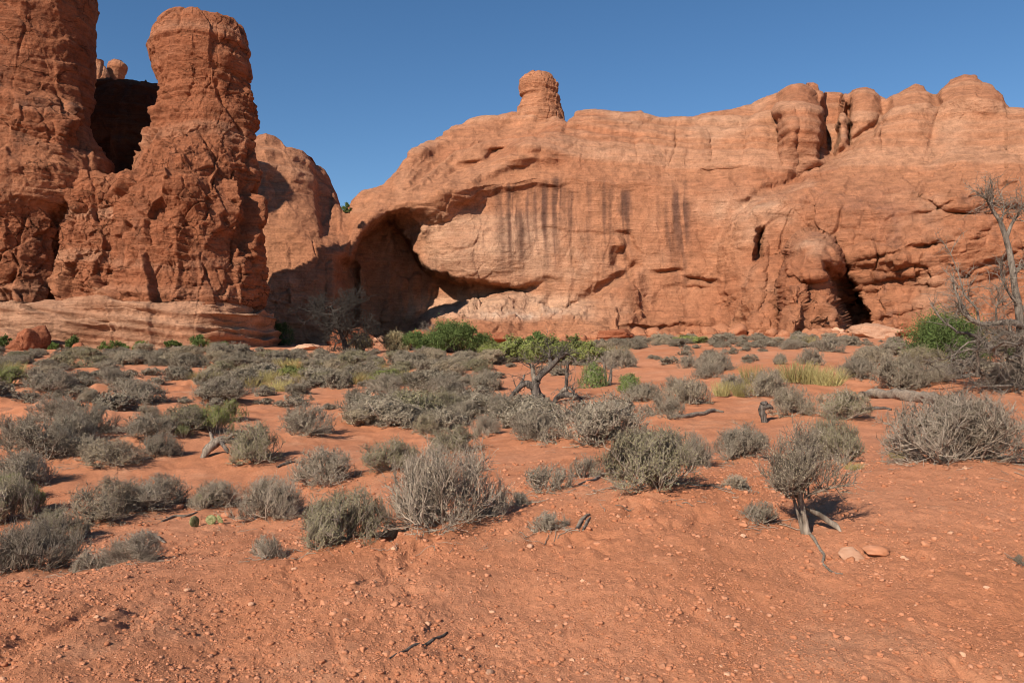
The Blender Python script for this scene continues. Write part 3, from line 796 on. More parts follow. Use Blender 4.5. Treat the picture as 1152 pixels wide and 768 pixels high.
# unit shrubs: half-width 1, height 1 (scaled per plant); sizes below are relative to a 1.2 m wide plant
U = 1.0
proto('near_grey', LEAF_GREY, 4, R=.62, H=.62, nmain=26, n2=10, n3=9, nleaf=9, leaf=(.017, .0065))
proto('near_olive', LEAF_OLIVE, 3, R=.60, H=.62, nmain=26, n2=10, n3=9, nleaf=11, leaf=(.018, .007), upright=.8)
proto('near_wisp', LEAF_GREY, 3, R=.62, H=.62, nmain=34, n2=10, n3=9, nleaf=5, leaf=(.016, .006), upright=.6, twig=.17, dome=.62)
proto('mid_grey', LEAF_GREY, 5, R=.62, H=.60, nmain=24, n2=8, n3=8, nleaf=8, leaf=(.026, .010), rad=1.15, dome=.5)
proto('mid_olive', LEAF_OLIVE, 3, R=.62, H=.60, nmain=24, n2=8, n3=8, nleaf=8, leaf=(.026, .010), rad=1.1, upright=.7, dome=.5)
proto('near_dome', LEAF_GREY, 1, R=.62, H=.62, nmain=52, n2=11, n3=9, nleaf=5, leaf=(.014, .005), upright=.6, twig=.13, rad=.8, dome=.5)
proto('small_grey', LEAF_GREY, 3, R=.62, H=.62, nmain=14, n2=6, n3=6, nleaf=5, leaf=(.040, .016), rad=1.9, upright=.7, twig=.24)
def far_proto(key, leafm, n, **kw):
    L = []
    for i in range(n):
        sb, lb = bush(hash_key(key) + i * 7, **kw)
        V = np.concatenate(sb.V + lb.V); ns = sb.n
        Fq = np.concatenate(sb.Fq + [f + ns for f in lb.Fq]); M = np.concatenate([m * 0 for m in sb.M] + [m * 0 + 1 for m in lb.M])
        L.append(mesh_np(key, V, [Fq], [TWIG, leafm], True, M))
    PROTO[key] = L
far_proto('far_grey', LEAF_GREY, 5, R=.62, H=.58, nmain=20, n2=7, n3=6, nleaf=9, leaf=(.042, .018), rad=1.5, dome=.5)
far_proto('far_olive', LEAF_OLIVE, 3, R=.62, H=.58, nmain=20, n2=7, n3=6, nleaf=9, leaf=(.042, .018), rad=1.4, dome=.5)
far_proto('far_lime', LEAF_LIME, 2, R=.62, H=.66, nmain=18, n2=6, n3=6, nleaf=9, leaf=(.065, .022), rad=1.4, upright=1.3)
proto('mid_lime', LEAF_LIME, 2, R=.60, H=.62, nmain=18, n2=7, n3=6, nleaf=10, leaf=(.035, .010), rad=1.0, upright=1.3)
proto('mid_green', LEAF_GREEN, 2, R=.60, H=.62, nmain=20, n2=8, n3=6, nleaf=10, leaf=(.040, .018), rad=1.2)
far_proto('far_green', LEAF_GREEN, 3, R=.60, H=.62, nmain=18, n2=7, n3=6, nleaf=9, leaf=(.085, .045), rad=1.6)

prs = random.Random(5)
def shrub_at(x, y, z, w, h, kind, label, group=None, name='desert_shrub', cat='shrub', tilt=0.0):
    P = prs.choice(PROTO[kind])
    s = w / 1.36; sz = h / 0.74
    rz = prs.uniform(0, 6.28)
    if isinstance(P, tuple):
        o = empty(name, (x, y, z), rz); o.scale = (s, s, sz)
        o.rotation_euler = (tilt * prs.uniform(-1, 1), tilt * prs.uniform(-1, 1), rz)
        link('stems', P[0], o); link('foliage', P[1], o)
    else:
        o = link(name, P, None, (x, y, z)); o.scale = (s, s, sz); o.rotation_euler = (0, 0, rz)
    return props(o, label, cat, group)

# ------------------------------------------------------------------ the shrubs one can tell apart: column, foot row, width, height in picture units
G = 'grey desert shrubs scattered over the flat'
S = [
 (28,650,112,62,'near_wisp','big tangled grey shrub with bare pale sticks at the left edge of the bank'),
 (62,618,70,48,'near_olive','olive shrub just behind the tangled shrub with pale sticks'),
 (103,641,46,32,'small_grey','small round shrub on the sandy wash, between the tangled shrub and a larger round one'),
 (150,635,66,42,'near_grey','rounded shrub standing alone on the sandy wash with a small shrub at its side'),
 (298,629,42,36,'small_grey','tiny sparse fan-shaped shrub alone on the sandy wash'),
 (118,590,88,48,'near_grey','dark low shrub overhanging the wash, end of the row over the cactus'),
 (172,578,84,44,'near_grey','dense low shrub whose shadowed foot hangs over the cactus pads'),
 (238,573,62,34,'near_grey','compact shrub directly behind the prickly pear pads'),
 (306,589,84,58,'near_grey','tall dark round shrub beside the prickly pear, over the fan-shaped shrub'),
 (362,547,76,44,'mid_grey','mid sized shrub behind the tall dark shrub and the big twiggy pair'),
 (388,617,100,72,'near_olive','brownish shrub merged into the side of the largest twiggy shrub'),
 (500,600,140,98,'near_wisp','largest twiggy shrub on the crest of the bank, silvery bare twigs on top'),
 (284,523,64,48,'mid_olive','dark greenish shrub beside the twisted dead wood'),
 (347,491,66,38,'mid_grey','neat grey dome shrub beyond the dark greenish shrub'),
 (122,526,70,32,'mid_grey','low spreading shrub at the edge of the bare patch with a shadow at its side'),
 (92,520,50,30,'mid_grey','small shrub joined to the low spreading one by the bare patch'),
 (176,517,48,30,'mid_grey','thin brownish shrub between the bare patch and the dead wood'),
 (165,497,70,28,'mid_grey','long flat shrub just behind the thin brownish one'),
 (205,488,60,30,'mid_olive','flat olive shrub behind the twisted dead wood'),
 (40,522,86,56,'mid_grey','largest dark shrub in the clump at the left edge'),
 (75,505,62,46,'mid_grey','round dark shrub behind the largest one of the left edge clump'),
 (12,505,50,40,'mid_grey','shrub half cut by the left edge in the dark clump'),
 (102,487,48,36,'mid_grey','dark shrub with a black shaded foot under the eroded red bank'),
 (54,474,54,30,'mid_grey','round shrub on the slope above the left edge clump'),
 (156,455,60,30,'mid_grey','dark shrub with a long shadow on the eroded red slope'),
 (121,434,28,23,'mid_grey','small grey ball shrub just under the packed band, on red soil'),
 (52,441,62,28,'mid_grey','spreading shrub over the red slope near the left edge'),
 (250,453,66,28,'mid_grey','wide shrub beyond the yellow green bush with dead wood'),
 (100,453,24,17,'mid_grey','little shrub casting a dark shadow down the eroded slope'),
 (165,473,30,20,'mid_grey','small brown shrub under the shrub with the long shadow'),
 (10,438,40,26,'mid_lime','yellow green shrub among grey ones at the left edge'),
 (8,590,60,60,'near_olive','dark olive shrub behind the tangled one, cut by the picture edge'),
 (14,566,50,36,'mid_lime','bright yellow green tuft growing in the left edge shrubs'),
 (22,548,60,44,'mid_grey','grey shrub behind the bright yellow green tuft'),
 (440,533,70,40,'mid_olive','low olive shrub alone on red soil beyond the largest twiggy shrub'),
 (405,477,36,26,'mid_grey','small round shrub on the edge of the open red ground in the middle'),
 (510,512,68,32,'mid_olive','shrub hidden in part by the silvery top of the largest twiggy shrub'),
 (618,556,62,36,'small_grey','sparse shrub with pale bare stems in the middle of the slope'),
 (735,557,118,80,'near_olive','big dense olive shrub on the crest of the bank'),
 (775,528,60,46,'near_grey','grey shrub leaning on the back of the big olive one'),
 (658,537,40,34,'small_grey','thin shrub squeezed between the sparse pale-stemmed one and the big olive one'),
 (580,570,44,22,'small_grey','low flat shrub at the foot of the largest twiggy shrub'),
 (618,598,46,30,'small_grey','dying little shrub on the crest with driftwood beside it'),
 (676,499,122,60,'mid_grey','broad grey shrub below the gnarled dead juniper'),
 (606,498,66,38,'mid_grey','shrub between the gnarled dead juniper and the open red soil'),
 (545,491,36,26,'mid_grey','small dark shrub behind the silvery-topped twiggy shrub'),
 (478,490,32,24,'mid_olive','little olive shrub in front of the small pairs in the middle'),
 (463,480,34,24,'mid_grey','small shrub paired with a little olive one'),
 (428,479,30,13,'mid_grey','very low cushion shrub on the open red ground'),
 (400,462,42,26,'mid_grey','round shrub above the very low cushion shrub'),
 (448,463,50,26,'mid_grey','grey shrub amid the middle flat, beside a dense cluster'),
 (498,468,48,30,'mid_olive','dense olive shrub in the cluster behind the little olive one'),
 (524,474,34,26,'mid_grey','shrub on the side of the dense olive one'),
 (565,468,40,26,'mid_grey','grey shrub by the foot of the gnarled dead juniper'),
 (433,444,46,24,'mid_grey','shrub in the middle flat, halfway to the grey dead tree'),
 (500,446,56,24,'mid_grey','wide shrub in the middle flat between olive neighbours'),
 (545,440,34,24,'mid_grey','twiggy pale shrub beside the path of red soil'),
 (700,415,34,26,'mid_grey','round grey shrub alone on the red slope right of the lime bushes'),
 (757,442,26,20,'mid_grey','small shrub just beyond the bright green ball bush'),
 (725,452,46,22,'mid_grey','shrub behind the broad grey one, next to the bright green ball bush'),
 (775,458,54,34,'mid_grey','grey shrub at the end of the fallen branch'),
 (748,470,44,26,'mid_grey','low shrub between the broad grey one and the fallen branch'),
 (823,441,32,22,'mid_grey','shrub beside the straw grass with a fallen branch below'),
 (805,419,42,26,'mid_grey','dark round shrub on the bare red rise'),
 (776,415,26,17,'mid_grey','small dark shrub on the side of the bare red rise'),
 (798,427,34,20,'mid_grey','middle shrub of three on the bare red rise'),
 (879,411,16,14,'mid_grey','tiny ball shrub alone on the red rise'),
 (912,412,32,22,'mid_grey','shrub by the tiny ball shrub on the red rise'),
 (866,449,50,36,'mid_grey','round shrub standing in the straw grass'),
 (893,470,52,36,'mid_grey','grey shrub behind the charred stump'),
 (951,476,64,38,'mid_olive','dark shrub with a strong shadow in front of the fallen log'),
 (838,519,64,46,'near_grey','round grey shrub below the charred stump'),
 (942,524,62,62,'near_olive','dense shrub close behind the shrub raised on a bare trunk'),
 (1082,526,160,92,'near_dome','big pale twiggy shrub in front of the dead tree on the right'),
 (1012,440,64,44,'mid_grey','broad grey shrub behind the end of the fallen log'),
 (965,428,44,28,'mid_grey','shrub between the straw grass and the broad one behind the log'),
 (935,397,38,20,'mid_grey','shrub on top of the red rise below the free-standing buttress'),
 (892,394,24,14,'mid_grey','small dark shrub at the foot of the free-standing buttress'),
 (985,412,50,24,'mid_grey','shrub in the row running toward the green juniper'),
 (1040,415,50,26,'mid_olive','olive shrub below the green juniper'),
 (1060,432,50,24,'mid_grey','grey shrub beneath the fallen timber of the dead tree'),
 (827,552,34,22,'small_grey','sparse tan shrub near a crooked twig on the crest'),
 (858,589,46,32,'small_grey','dead grey shrub at the foot of the shrub raised on a trunk'),
 (1150,633,18,18,'small_grey','tiny grey tuft cut by the right edge on the bare bank'),
 (1135,440,50,30,'mid_grey','grey shrub at the foot of the dead tree'),
]
PLACED = []
for (u, v, w, h, k, lab) in S:
    x, y, z = place(u, v)
    PLACED.append((x, y, w * y / F, h * y / F, k, lab, u, v))
    if w * y / F > 0.5:
        MOUNDS.append((x, y + 0.05, 0.5 * w * y / F, min(0.09, 0.08 * w * y / F)))

# the packed band of shrubs farther out; these cannot be told apart and share one label per stretch
rb = random.Random(21)
BANDS = [  # u range, v at left, v at right, jitter, count, kinds, size, label
 ((-40,330),404,406,9,52,'grey shrub in the packed band in front of the pale rock ledge'),
 ((330,560),407,412,10,40,'grey shrub in the packed flat before the grey dead tree and green junipers'),
 ((200,560),432,430,13,36,'grey shrub among many on the open middle flat'),
 ((390,640),476,474,13,14,'grey shrub in the loose cluster below the gnarled dead juniper'),
 ((560,690),404,400,8,14,'grey shrub around the lime green bushes near the cliff foot'),
 ((690,960),388,384,5,30,'grey shrub in the thin row along the foot of the orange cliff'),
 ((950,1170),396,398,8,20,'grey shrub in the row between the red rise and the green juniper'),
 ((-40,130),420,418,7,10,'grey shrub above the eroded red slope on the left'),
]
FAR = []
for (ur, va, vb, jv, n, lab) in BANDS:
    for i in range(n):
        u = rb.uniform(*ur); t = (u - ur[0]) / (ur[1] - ur[0])
        v = va + (vb - va) * t + rb.uniform(-jv, jv)
        x, y, z = place(u, v)
        y = min(y, 66.0); x = (u - HX) / F * y
        w = rb.uniform(0.95, 2.0); h = w * rb.uniform(0.36, 0.50)
        FAR.append((x, y, w, h, lab, 'far_olive' if rb.random() < 0.22 else 'far_grey'))

SCRUB = []
for (ur, va, vb, jv, n) in (((-40,330),400,399,5,64),((330,570),403,406,6,44),((60,560),440,442,22,54),((640,1010),389,384,6,80),((640,880),404,400,9,22),((330,690),416,418,9,40),((-40,120),440,440,14,8),((940,1110),410,416,8,12),((420,700),468,470,16,24),((1165,1420),400,405,14,26),((1175,1420),455,465,30,18),((-330,-50),430,430,34,34)):
    for i in range(n):
        u = rb.uniform(*ur); t = (u - ur[0]) / (ur[1] - ur[0]); v = va + (vb - va) * t + rb.uniform(-jv, jv)
        x, y, z = place(u, v); y = min(y, 66.0); x = (u - HX) / F * y
        SCRUB.append((x, y, rb.uniform(.6, 1.35)))
# ------------------------------------------------------------------ ground sheet
def ground_mat():
    m, nt, b = mat('red_soil')
    p = tex_pos(nt)
    n0 = noise(nt, p, 0.35, 4, 0.55); n1 = noise(nt, p, 2.6, 7, 0.62); n2 = noise(nt, p, 22, 6, 0.65); n3 = noise(nt, p, 75, 5, 0.7)
    c = mixc(nt, (0.465, 0.176, 0.083), (0.525, 0.222, 0.118), ramp(nt, n0, [(0.35, 0.0), (0.65, 1.0)]))
    c = mixc(nt, c, (0.54, 0.27, 0.155), ramp(nt, noise(nt, p, 0.75, 5, 0.6, 0.5), [(0.54, 0.0), (0.70, 0.55)]))
    c = mixc(nt, c, ramp(nt, n1, [(0.3, 0.84), (0.5, 1.0), (0.72, 1.12)]), 0.7, 'MULTIPLY')
    c = mixc(nt, c, ramp(nt, n2, [(0.3, 0.72), (0.5, 1.0), (0.7, 1.2)]), 0.65, 'MULTIPLY')
    c = mixc(nt, c, ramp(nt, n3, [(0.3, 0.68), (0.5, 1.0), (0.7, 1.2)]), 0.7, 'MULTIPLY')
    nt.links.new(c, b.inputs['Base Color'])
    h = bump(nt, b, n2, 0.016, 0.8)
    bump(nt, b, n3, 0.014, 1.0, h)
    return m
def build_ground():
    r = [0.4, 1.0, 1.8, 2.4]
    while r[-1] < 125:
        q = r[-1]; r.append(q * (1.0030 if q < 9 else 1.0045 if q < 30 else 1.010 if q < 80 else 1.03))
    while r[-1] < 3500: r.append(r[-1] * 1.25)
    r = np.array(r)
    a = np.concatenate([np.arange(-180, -52, 6.0), np.arange(-52, -36, 0.22), np.arange(-36, 36, 0.085), np.arange(36, 52, 0.22), np.arange(52, 180, 6.0)])
    a = np.radians(a)
    R, A = np.meshgrid(r, a, indexing='ij')
    x = (R * np.sin(A)).ravel(); y = (R * np.cos(A)).ravel()
    z = terrain(x, y, True)
    V = np.stack([x, y, z], 1)
    Fq = grid_faces(len(r), len(a), True)
    V = np.concatenate([V, [[0, 0, z[:len(a)].mean()]]])
    n = len(a)
    tri = np.stack([(np.arange(n) + 1) % n, np.arange(n), np.full(n, len(V) - 1)], 1)
    me = mesh_np('ground', V, [Fq[:, ::-1], tri[:, ::-1]], ground_mat())
    props(link('ground', me), kind='structure')
build_ground()
def gz(x, y): return float(terrain([x], [y], True)[0])

for (x, y, w, h, k, lab, u, v) in PLACED:
    dead = 'dead' in lab or 'dying' in lab
    shrub_at(x, y + 0.10 * w, gz(x, y + 0.10 * w) - 0.03, w * 1.08, h * 0.92, k, lab, G, tilt=0.10)
for (x, y, w, h, lab, k) in FAR:
    shrub_at(x, y, gz(x, y) - 0.04, w, h, k, lab, lab.replace('grey shrub', 'grey shrubs'))

# scrub that only fills the gaps
rng = np.random.RandomState(3)
_sv, _sf, _sm, _so = [], [], [], 0
_base = []
for i in range(3):
    sb, lb = bush(900 + i, R=.62, H=.56, nmain=12, n2=5, n3=5, nleaf=6, leaf=(.055, .028), rad=2.4)
    _base.append((np.concatenate(sb.V + lb.V), np.concatenate(sb.Fq + [f + sb.n for f in lb.Fq]), np.concatenate([m * 0 for m in sb.M] + [m * 0 + 1 for m in lb.M])))
for i, (x, y, w) in enumerate(SCRUB):
    V, f, m = _base[i % 3]; a = rng.rand() * 6.28
    q = np.stack([V[:, 0] * math.cos(a) - V[:, 1] * math.sin(a), V[:, 0] * math.sin(a) + V[:, 1] * math.cos(a), V[:, 2] * rng.uniform(.6, .8)], 1) * w / 1.36
    _sv.append(q + np.array([x, y, gz(x, y) - .03])); _sf.append(f + _so); _sm.append(m); _so += len(V)
props(link('low_scrub', mesh_np('low_scrub', np.concatenate(_sv), [np.concatenate(_sf)], [TWIG, LEAF_GREY], True, np.concatenate(_sm))), 'low grey scrub filling the gaps between shrubs on the flat', 'scrub', None, 'stuff')

# fallen twigs and litter under the nearer shrubs
rng = np.random.RandomState(41); _P, _R = [], []
for (x, y, w, h, k_, lab, u, v) in PLACED:
    if y > 15: continue
    for i in range(int(26 * w + 10)):
        a = rng.rand() * 6.28; r = w * (.25 + .5 * rng.rand() ** .7); px, py = x + r * math.cos(a), y + r * math.sin(a)
        b_ = rng.rand() * 6.28; L = rng.uniform(.03, .20); t_ = np.linspace(-.5, .5, 5)
        q = np.stack([px + t_ * L * math.cos(b_) + rng.normal(size=5) * .006, py + t_ * L * math.sin(b_) + rng.normal(size=5) * .006], 1)
        _P.append(q); _R.append(rng.uniform(.0012, .0038))
_P = np.array(_P); _z = terrain(_P[..., 0].ravel(), _P[..., 1].ravel(), True).reshape(_P.shape[:2]) + .006 + rng.rand(len(_P), 5) * .012
props(link('litter', mesh_np('litter', *[q if i == 0 else [q] for i, q in enumerate(tubes(np.concatenate([_P, _z[..., None]], -1), np.array(_R)[:, None] * np.ones((1, 5)), 4))], TWIG)), 'fallen grey twigs littering the soil round the nearer shrubs', 'litter', None, 'stuff')

# ---- a shrub raised on a bare split trunk, its root and its broken limb
x0, y0, z0 = place(905, 602)
t = empty('trunked_shrub', (x0, y0, gz(x0, y0)))
props(t, 'grey green shrub raised on a bare split trunk, alone on the bare bank', 'shrub')
rng = np.random.RandomState(77)
k = y0 / F
def strand(pts, radii, name, m, parent, sides=10, seed=0, depth=0.0, jit=0.0):
    """a woody limb through picture points (du, dv[, dy]) relative to its foot, scaled to metres"""
    P = np.array([(p[0] * k, p[2] if len(p) > 2 else depth, -p[1] * k) for p in pts], float)
    tt = np.linspace(0, 1, len(P)); t2 = np.linspace(0, 1, 5 * len(P))
    Q = np.stack([np.interp(t2, tt, P[:, i]) for i in range(3)], 1)
    for _ in range(3): Q[1:-1] = (Q[:-2] + 2 * Q[1:-1] + Q[2:]) / 4
    r = np.interp(t2, tt, radii)
    V, f = tubes(Q[None], r[None], sides)
    V = V + (fbm(V * 14.0, 3, seed + 5)[:, None] * np.array([1, 1, .4])) * np.repeat(r, sides)[:, None] * 0.55
    n = sides
    capa = np.concatenate([V, [Q[0]], [Q[-1]]])
    ta = np.stack([np.arange(n), (np.arange(n) + 1) % n, np.full(n, len(V))], 1)
    tb = np.stack([np.arange(n) + len(V) - n, (np.arange(n) + 1) % n + len(V) - n, np.full(n, len(V) + 1)], 1)
    me = mesh_np(name, capa, [f, ta, tb], m)
    return link(name, me, parent)
strand([(4,6),(2,-8),(-1,-26),(-5,-45),(-8,-62)], [.026,.024,.022,.018,.010], 'trunk', DEAD, t, 12, 1)
strand([(1,5,.03),(-2,-12,.04),(-7,-30,.05),(-13,-50,.06)], [.018,.016,.014,.008], 'trunk', DEAD, t, 10, 2)
strand([(2,-30,.02),(14,-24,.05),(26,-17,.06),(38,-9,.04),(42,-2,.0)], [.014,.019,.023,.021,.007], 'broken_limb', DEAD, t, 12, 3)
strand([(-2,-30,.05),(-8,-58,.08),(-20,-80,.1)], [.014,.010,.004], 'trunk', DEAD, t, 8, 4)
sb, lb = bush(501, R=.37, H=.50, nmain=19, n2=9, n3=9, nleaf=7, leaf=(.016, .006), upright=.6, twig=.16, fit=(.45, .62), dome=1.0)
cr = link('foliage', lb.mesh('foliage', LEAF_GREY), t, (-5 * k, .03, 50 * k)); cs = link('stems', sb.mesh('stems', TWIG), t, (-5 * k, .03, 50 * k))
# root running over the soil
def ground_strand(uv, radii, name, label, cat, m, lift=0.6, sides=8, seed=0):
    pts = [place(u, v) for u, v in uv]
    P = np.array([(p[0], p[1], 0) for p in pts])
    tt = np.linspace(0, 1, len(P)); t2 = np.linspace(0, 1, 6 * len(P))
    Q = np.stack([np.interp(t2, tt, P[:, i]) for i in range(3)], 1)
    r = np.interp(t2, tt, radii)
    Q[:, :2] += 0.5 * np.stack([fbm(Q * 3 + seed, 3, 3), fbm(Q * 3 + seed, 3, 4)], 1) * r[:, None] * 2
    Q[:, 2] = terrain(Q[:, 0], Q[:, 1], True) + r * lift
    for _ in range(2): Q[1:-1] = (Q[:-2] + 2 * Q[1:-1] + Q[2:]) / 4
    V, f = tubes(Q[None], r[None], sides)
    V = V + fbm(V * 12.0, 3, seed + 9)[:, None] * np.repeat(r, sides)[:, None] * 0.5
    n = sides; ct = V.mean(0)
    V2 = np.concatenate([V, [Q[0]], [Q[-1]]]) - ct
    ta = np.stack([np.arange(n), (np.arange(n) + 1) % n, np.full(n, len(V))], 1)
    tb = np.stack([np.arange(n) + len(V) - n, (np.arange(n) + 1) % n + len(V) - n, np.full(n, len(V) + 1)], 1)
    return props(link(name, mesh_np(name, V2, [f, ta, tb], m), None, tuple(ct)), label, cat)
ground_strand([(910,603),(922,616),(927,624),(925,634),(938,646),(948,651)], [.014,.011,.010,.009,.007,.004], 'root', 'thin pale root running down the bank from the trunked shrub', 'root', DEAD, .5)
ground_strand([(438,747),(460,733),(480,723),(503,712)], [.004,.008,.010,.007], 'stick', 'dark straight stick lying on the bare bank in front', 'stick', CHAR, .35)
ground_strand([(752,474),(768,471),(782,469),(795,466),(803,463),(814,464)], [.03,.05,.055,.045,.05,.02], 'fallen_branch', 'crooked grey fallen branch on red soil below the straw grass', 'branch', DEAD, .7)
ground_strand([(968,447),(985,447),(1010,449),(1035,452),(1062,458)], [.10,.15,.16,.16,.15], 'fallen_log', 'thick pale fallen log lying behind the big twiggy shrub', 'log', LOGW, .75, 14)
ground_strand([(1068,419),(1090,415),(1115,413),(1150,412)], [.07,.10,.11,.12], 'fallen_log', 'grey fallen trunk lying under the dead tree', 'log', DEAD, .8, 12)
ground_strand([(1040,428),(1065,427),(1100,424),(1130,425)], [.04,.07,.08,.07], 'fallen_log', 'thin grey fallen trunk in front of the thicker one under the dead tree', 'log', DEAD, .8, 10)
ground_strand([(960,462),(985,461),(1002,463)], [.03,.05,.03], 'fallen_branch', 'short dark branch in front of the fallen log', 'branch', CHAR, .7)
ground_strand([(648,597),(655,587),(663,580)], [.014,.018,.008], 'driftwood', 'piece of driftwood beside the dying little shrub', 'driftwood', LOGW, .7)
ground_strand([(656,598),(661,588),(664,584)], [.010,.013,.006], 'driftwood', 'short curved driftwood piece at the end of the dying shrub', 'driftwood', DEAD, .8)
ground_strand([(650,548),(665,543),(676,538),(684,533)], [.010,.016,.020,.014], 'driftwood', 'grey driftwood between the pale-stemmed shrub and the big olive one', 'driftwood', DEAD, .9)
ground_strand([(760,551),(790,549),(818,553)], [.008,.011,.004], 'twig', 'dark twig lying out from under the big olive shrub', 'twig', CHAR, .9)
ground_strand([(828,553),(836,549),(842,551),(846,556)], [.006,.010,.009,.004], 'twig', 'crooked twig at the foot of the sparse tan shrub', 'twig', DEAD, 1.5)
ground_strand([(94,609),(98,598),(106,588),(112,583)], [.018,.030,.030,.015], 'driftwood', 'rough grey driftwood on the lip of the sandy wash', 'driftwood', DEAD, 1.0)
ground_strand([(166,600),(178,606),(186,612)], [.018,.022,.010], 'driftwood', 'small grey driftwood stub over the rounded wash shrub', 'driftwood', DEAD, 1.0)
ground_strand([(182,588),(195,584),(210,583),(222,580)], [.012,.018,.018,.008], 'driftwood', 'driftwood lying among the cactus pads', 'driftwood', DEAD, 1.0)
ground_strand([(312,527),(322,523),(332,520)], [.02,.03,.015], 'driftwood', 'dark driftwood lump beyond the dark greenish shrub', 'driftwood', CHAR, 1.0)
ground_strand([(930,517),(940,523),(947,528)], [.012,.014,.006], 'twig', 'bleached twig on the ground behind the trunked shrub', 'twig', LOGW, 1.2)

# ---- charred stump
x1, y1, z1 = place(859, 476); k = y1 / F
t = empty('charred_stump', (x1, y1, gz(x1, y1)))
props(t, 'small charred upright stump with a bent head on the red soil', 'stump')
strand([(2,4),(0,-5),(-2,-13),(0,-20),(4,-23)], [.07,.065,.075,.085,.03], 'stem', CHAR, t, 10, 11)
strand([(1,-17),(7,-18),(11,-15)], [.06,.05,.02], 'snag', CHAR, t, 8, 12)

# ---- twisted dead wood with the yellow green growth behind it
x1, y1, z1 = place(236, 512); k = y1 / F
t = empty('dead_wood', (x1, y1, gz(x1, y1)))
props(t, 'twisted grey dead wood lying under the yellow green bush', 'dead wood')
strand([(-6,2,-.1),(-2,-8,0),(4,-14,.1),(10,-18,.15),(24,-16,.2),(34,-12,.25)], [.05,.09,.10,.085,.06,.04], 'trunk', DEAD, t, 10, 13)
strand([(4,-12,.05),(0,-20,.1),(-2,-27,.1)], [.05,.04,.02], 'branch', DEAD, t, 8, 14)
strand([(14,-17,.12),(24,-24,.1),(30,-24,.05),(38,-14,-.05),(44,-8,-.1)], [.03,.03,.028,.024,.012], 'branch', DEAD, t, 8, 15)
strand([(10,-16,.1),(20,-8,-.05),(22,-4,-.1)], [.04,.035,.02], 'branch', CHAR, t, 8, 16)
for (u, v, w, h, kd, lab) in ((216,482,34,26,'mid_lime','yellow green tuft over the dead wood, beside the brown flat shrub'), (241,488,44,36,'mid_lime','tallest yellow green bush directly behind the twisted dead wood'), (262,474,34,28,'mid_lime','yellow green tuft between the tall one and the dark greenish shrub'),
                              (205,497,22,16,'mid_lime','tiny lime tuft at the side of the twisted dead wood'), (275,520,26,22,'mid_lime','lime sprig at the foot of the dark greenish shrub'),
                              (668,436,36,30,'mid_green','green leafy bush by the thin dead stems near the gnarled juniper'), (709,441,34,23,'mid_green','bright green ball bush on the red soil'),
                              (36,577,30,30,'mid_lime','lime blades rising out of the left edge shrubs'),
                              (660,410,44,26,'far_lime','lime bush behind the green leafy bush'), (583,406,62,30,'far_lime','lime bush behind the gnarled dead juniper, before the big junipers'), (617,408,58,32,'far_lime','lime bush just behind the crown of the gnarled juniper'), (644,404,54,28,'far_lime','lime bush next to the arching dead limb'),
                              (556,402,44,20,'far_lime','low lime bush at the end of the big green junipers'),(775,386,50,10,'far_lime','long low lime patch along the cliff foot'),(330,424,50,14,'far_lime','pale lime shrub on the middle flat'),(435,430,40,16,'far_lime','lime tinted shrub on the middle flat, near the dead grey tree')):
    x, y, z = place(u, v)
    shrub_at(x, y + .05, gz(x, y + .05) - .02, w * y / F, h * y / F, kd, lab, None, 'green_bush', 'bush')

# ---- straw coloured grass clumps
def blades(seed, n=260, H=.5, R=.3):
    rng = np.random.RandomState(seed); b = Bag()
    az = rng.rand(n) * 6.283; rr = np.sqrt(rng.rand(n)) * R
    p = np.stack([rr * np.cos(az), rr * np.sin(az), np.zeros(n)], 1)
    d = np.stack([np.cos(az) * rr / R * .5, np.sin(az) * rr / R * .5, np.ones(n)], 1) + rng.normal(size=(n, 3)) * .18
    PL = curve_pts(p, d, H * rng.uniform(.5, 1.1, n), 4, rng, -.04, .1)
    b.add(tubes(PL, np.linspace(.007, .002, 4)[None] * np.ones((n, 1)), 3)); return b
GRASS = [blades(i).mesh('straw_grass', LEAF_STRAW) for i in (1, 2, 3)]
for i, (u, v, w, h) in enumerate(((845,432,26,22),(858,446,26,18),(895,430,40,26),(915,432,36,24),(932,434,34,22),(834,447,22,18),(812,446,20,18),(690,404,30,16),(315,440,30,14),(300,430,30,14),(370,416,30,12),(1050,408,30,16),(905,388,26,10),(960,530,18,10),(1010,516,20,12),(395,432,36,14),(352,430,40,14),(418,420,34,12),(330,415,40,12),(280,436,34,14),(455,428,30,12),(6,425,40,18),(230,430,30,12))):
    x, y, z = place(u, v)
    o = link('straw_grass', GRASS[i % 3], None, (x, y, gz(x, y))); o.scale = (w * y / F / .75, w * y / F / .75, h * y / F / .5); o.rotation_euler = (0, 0, i * 1.3)
    lab = 'straw yellow grass clump around the round shrub on the red rise' if i < 7 else 'straw yellow grass clump among grey shrubs of the flat'
    props(o, lab, 'grass clump', 'straw grass by the red rise' if i < 7 else 'straw grass on the flat')

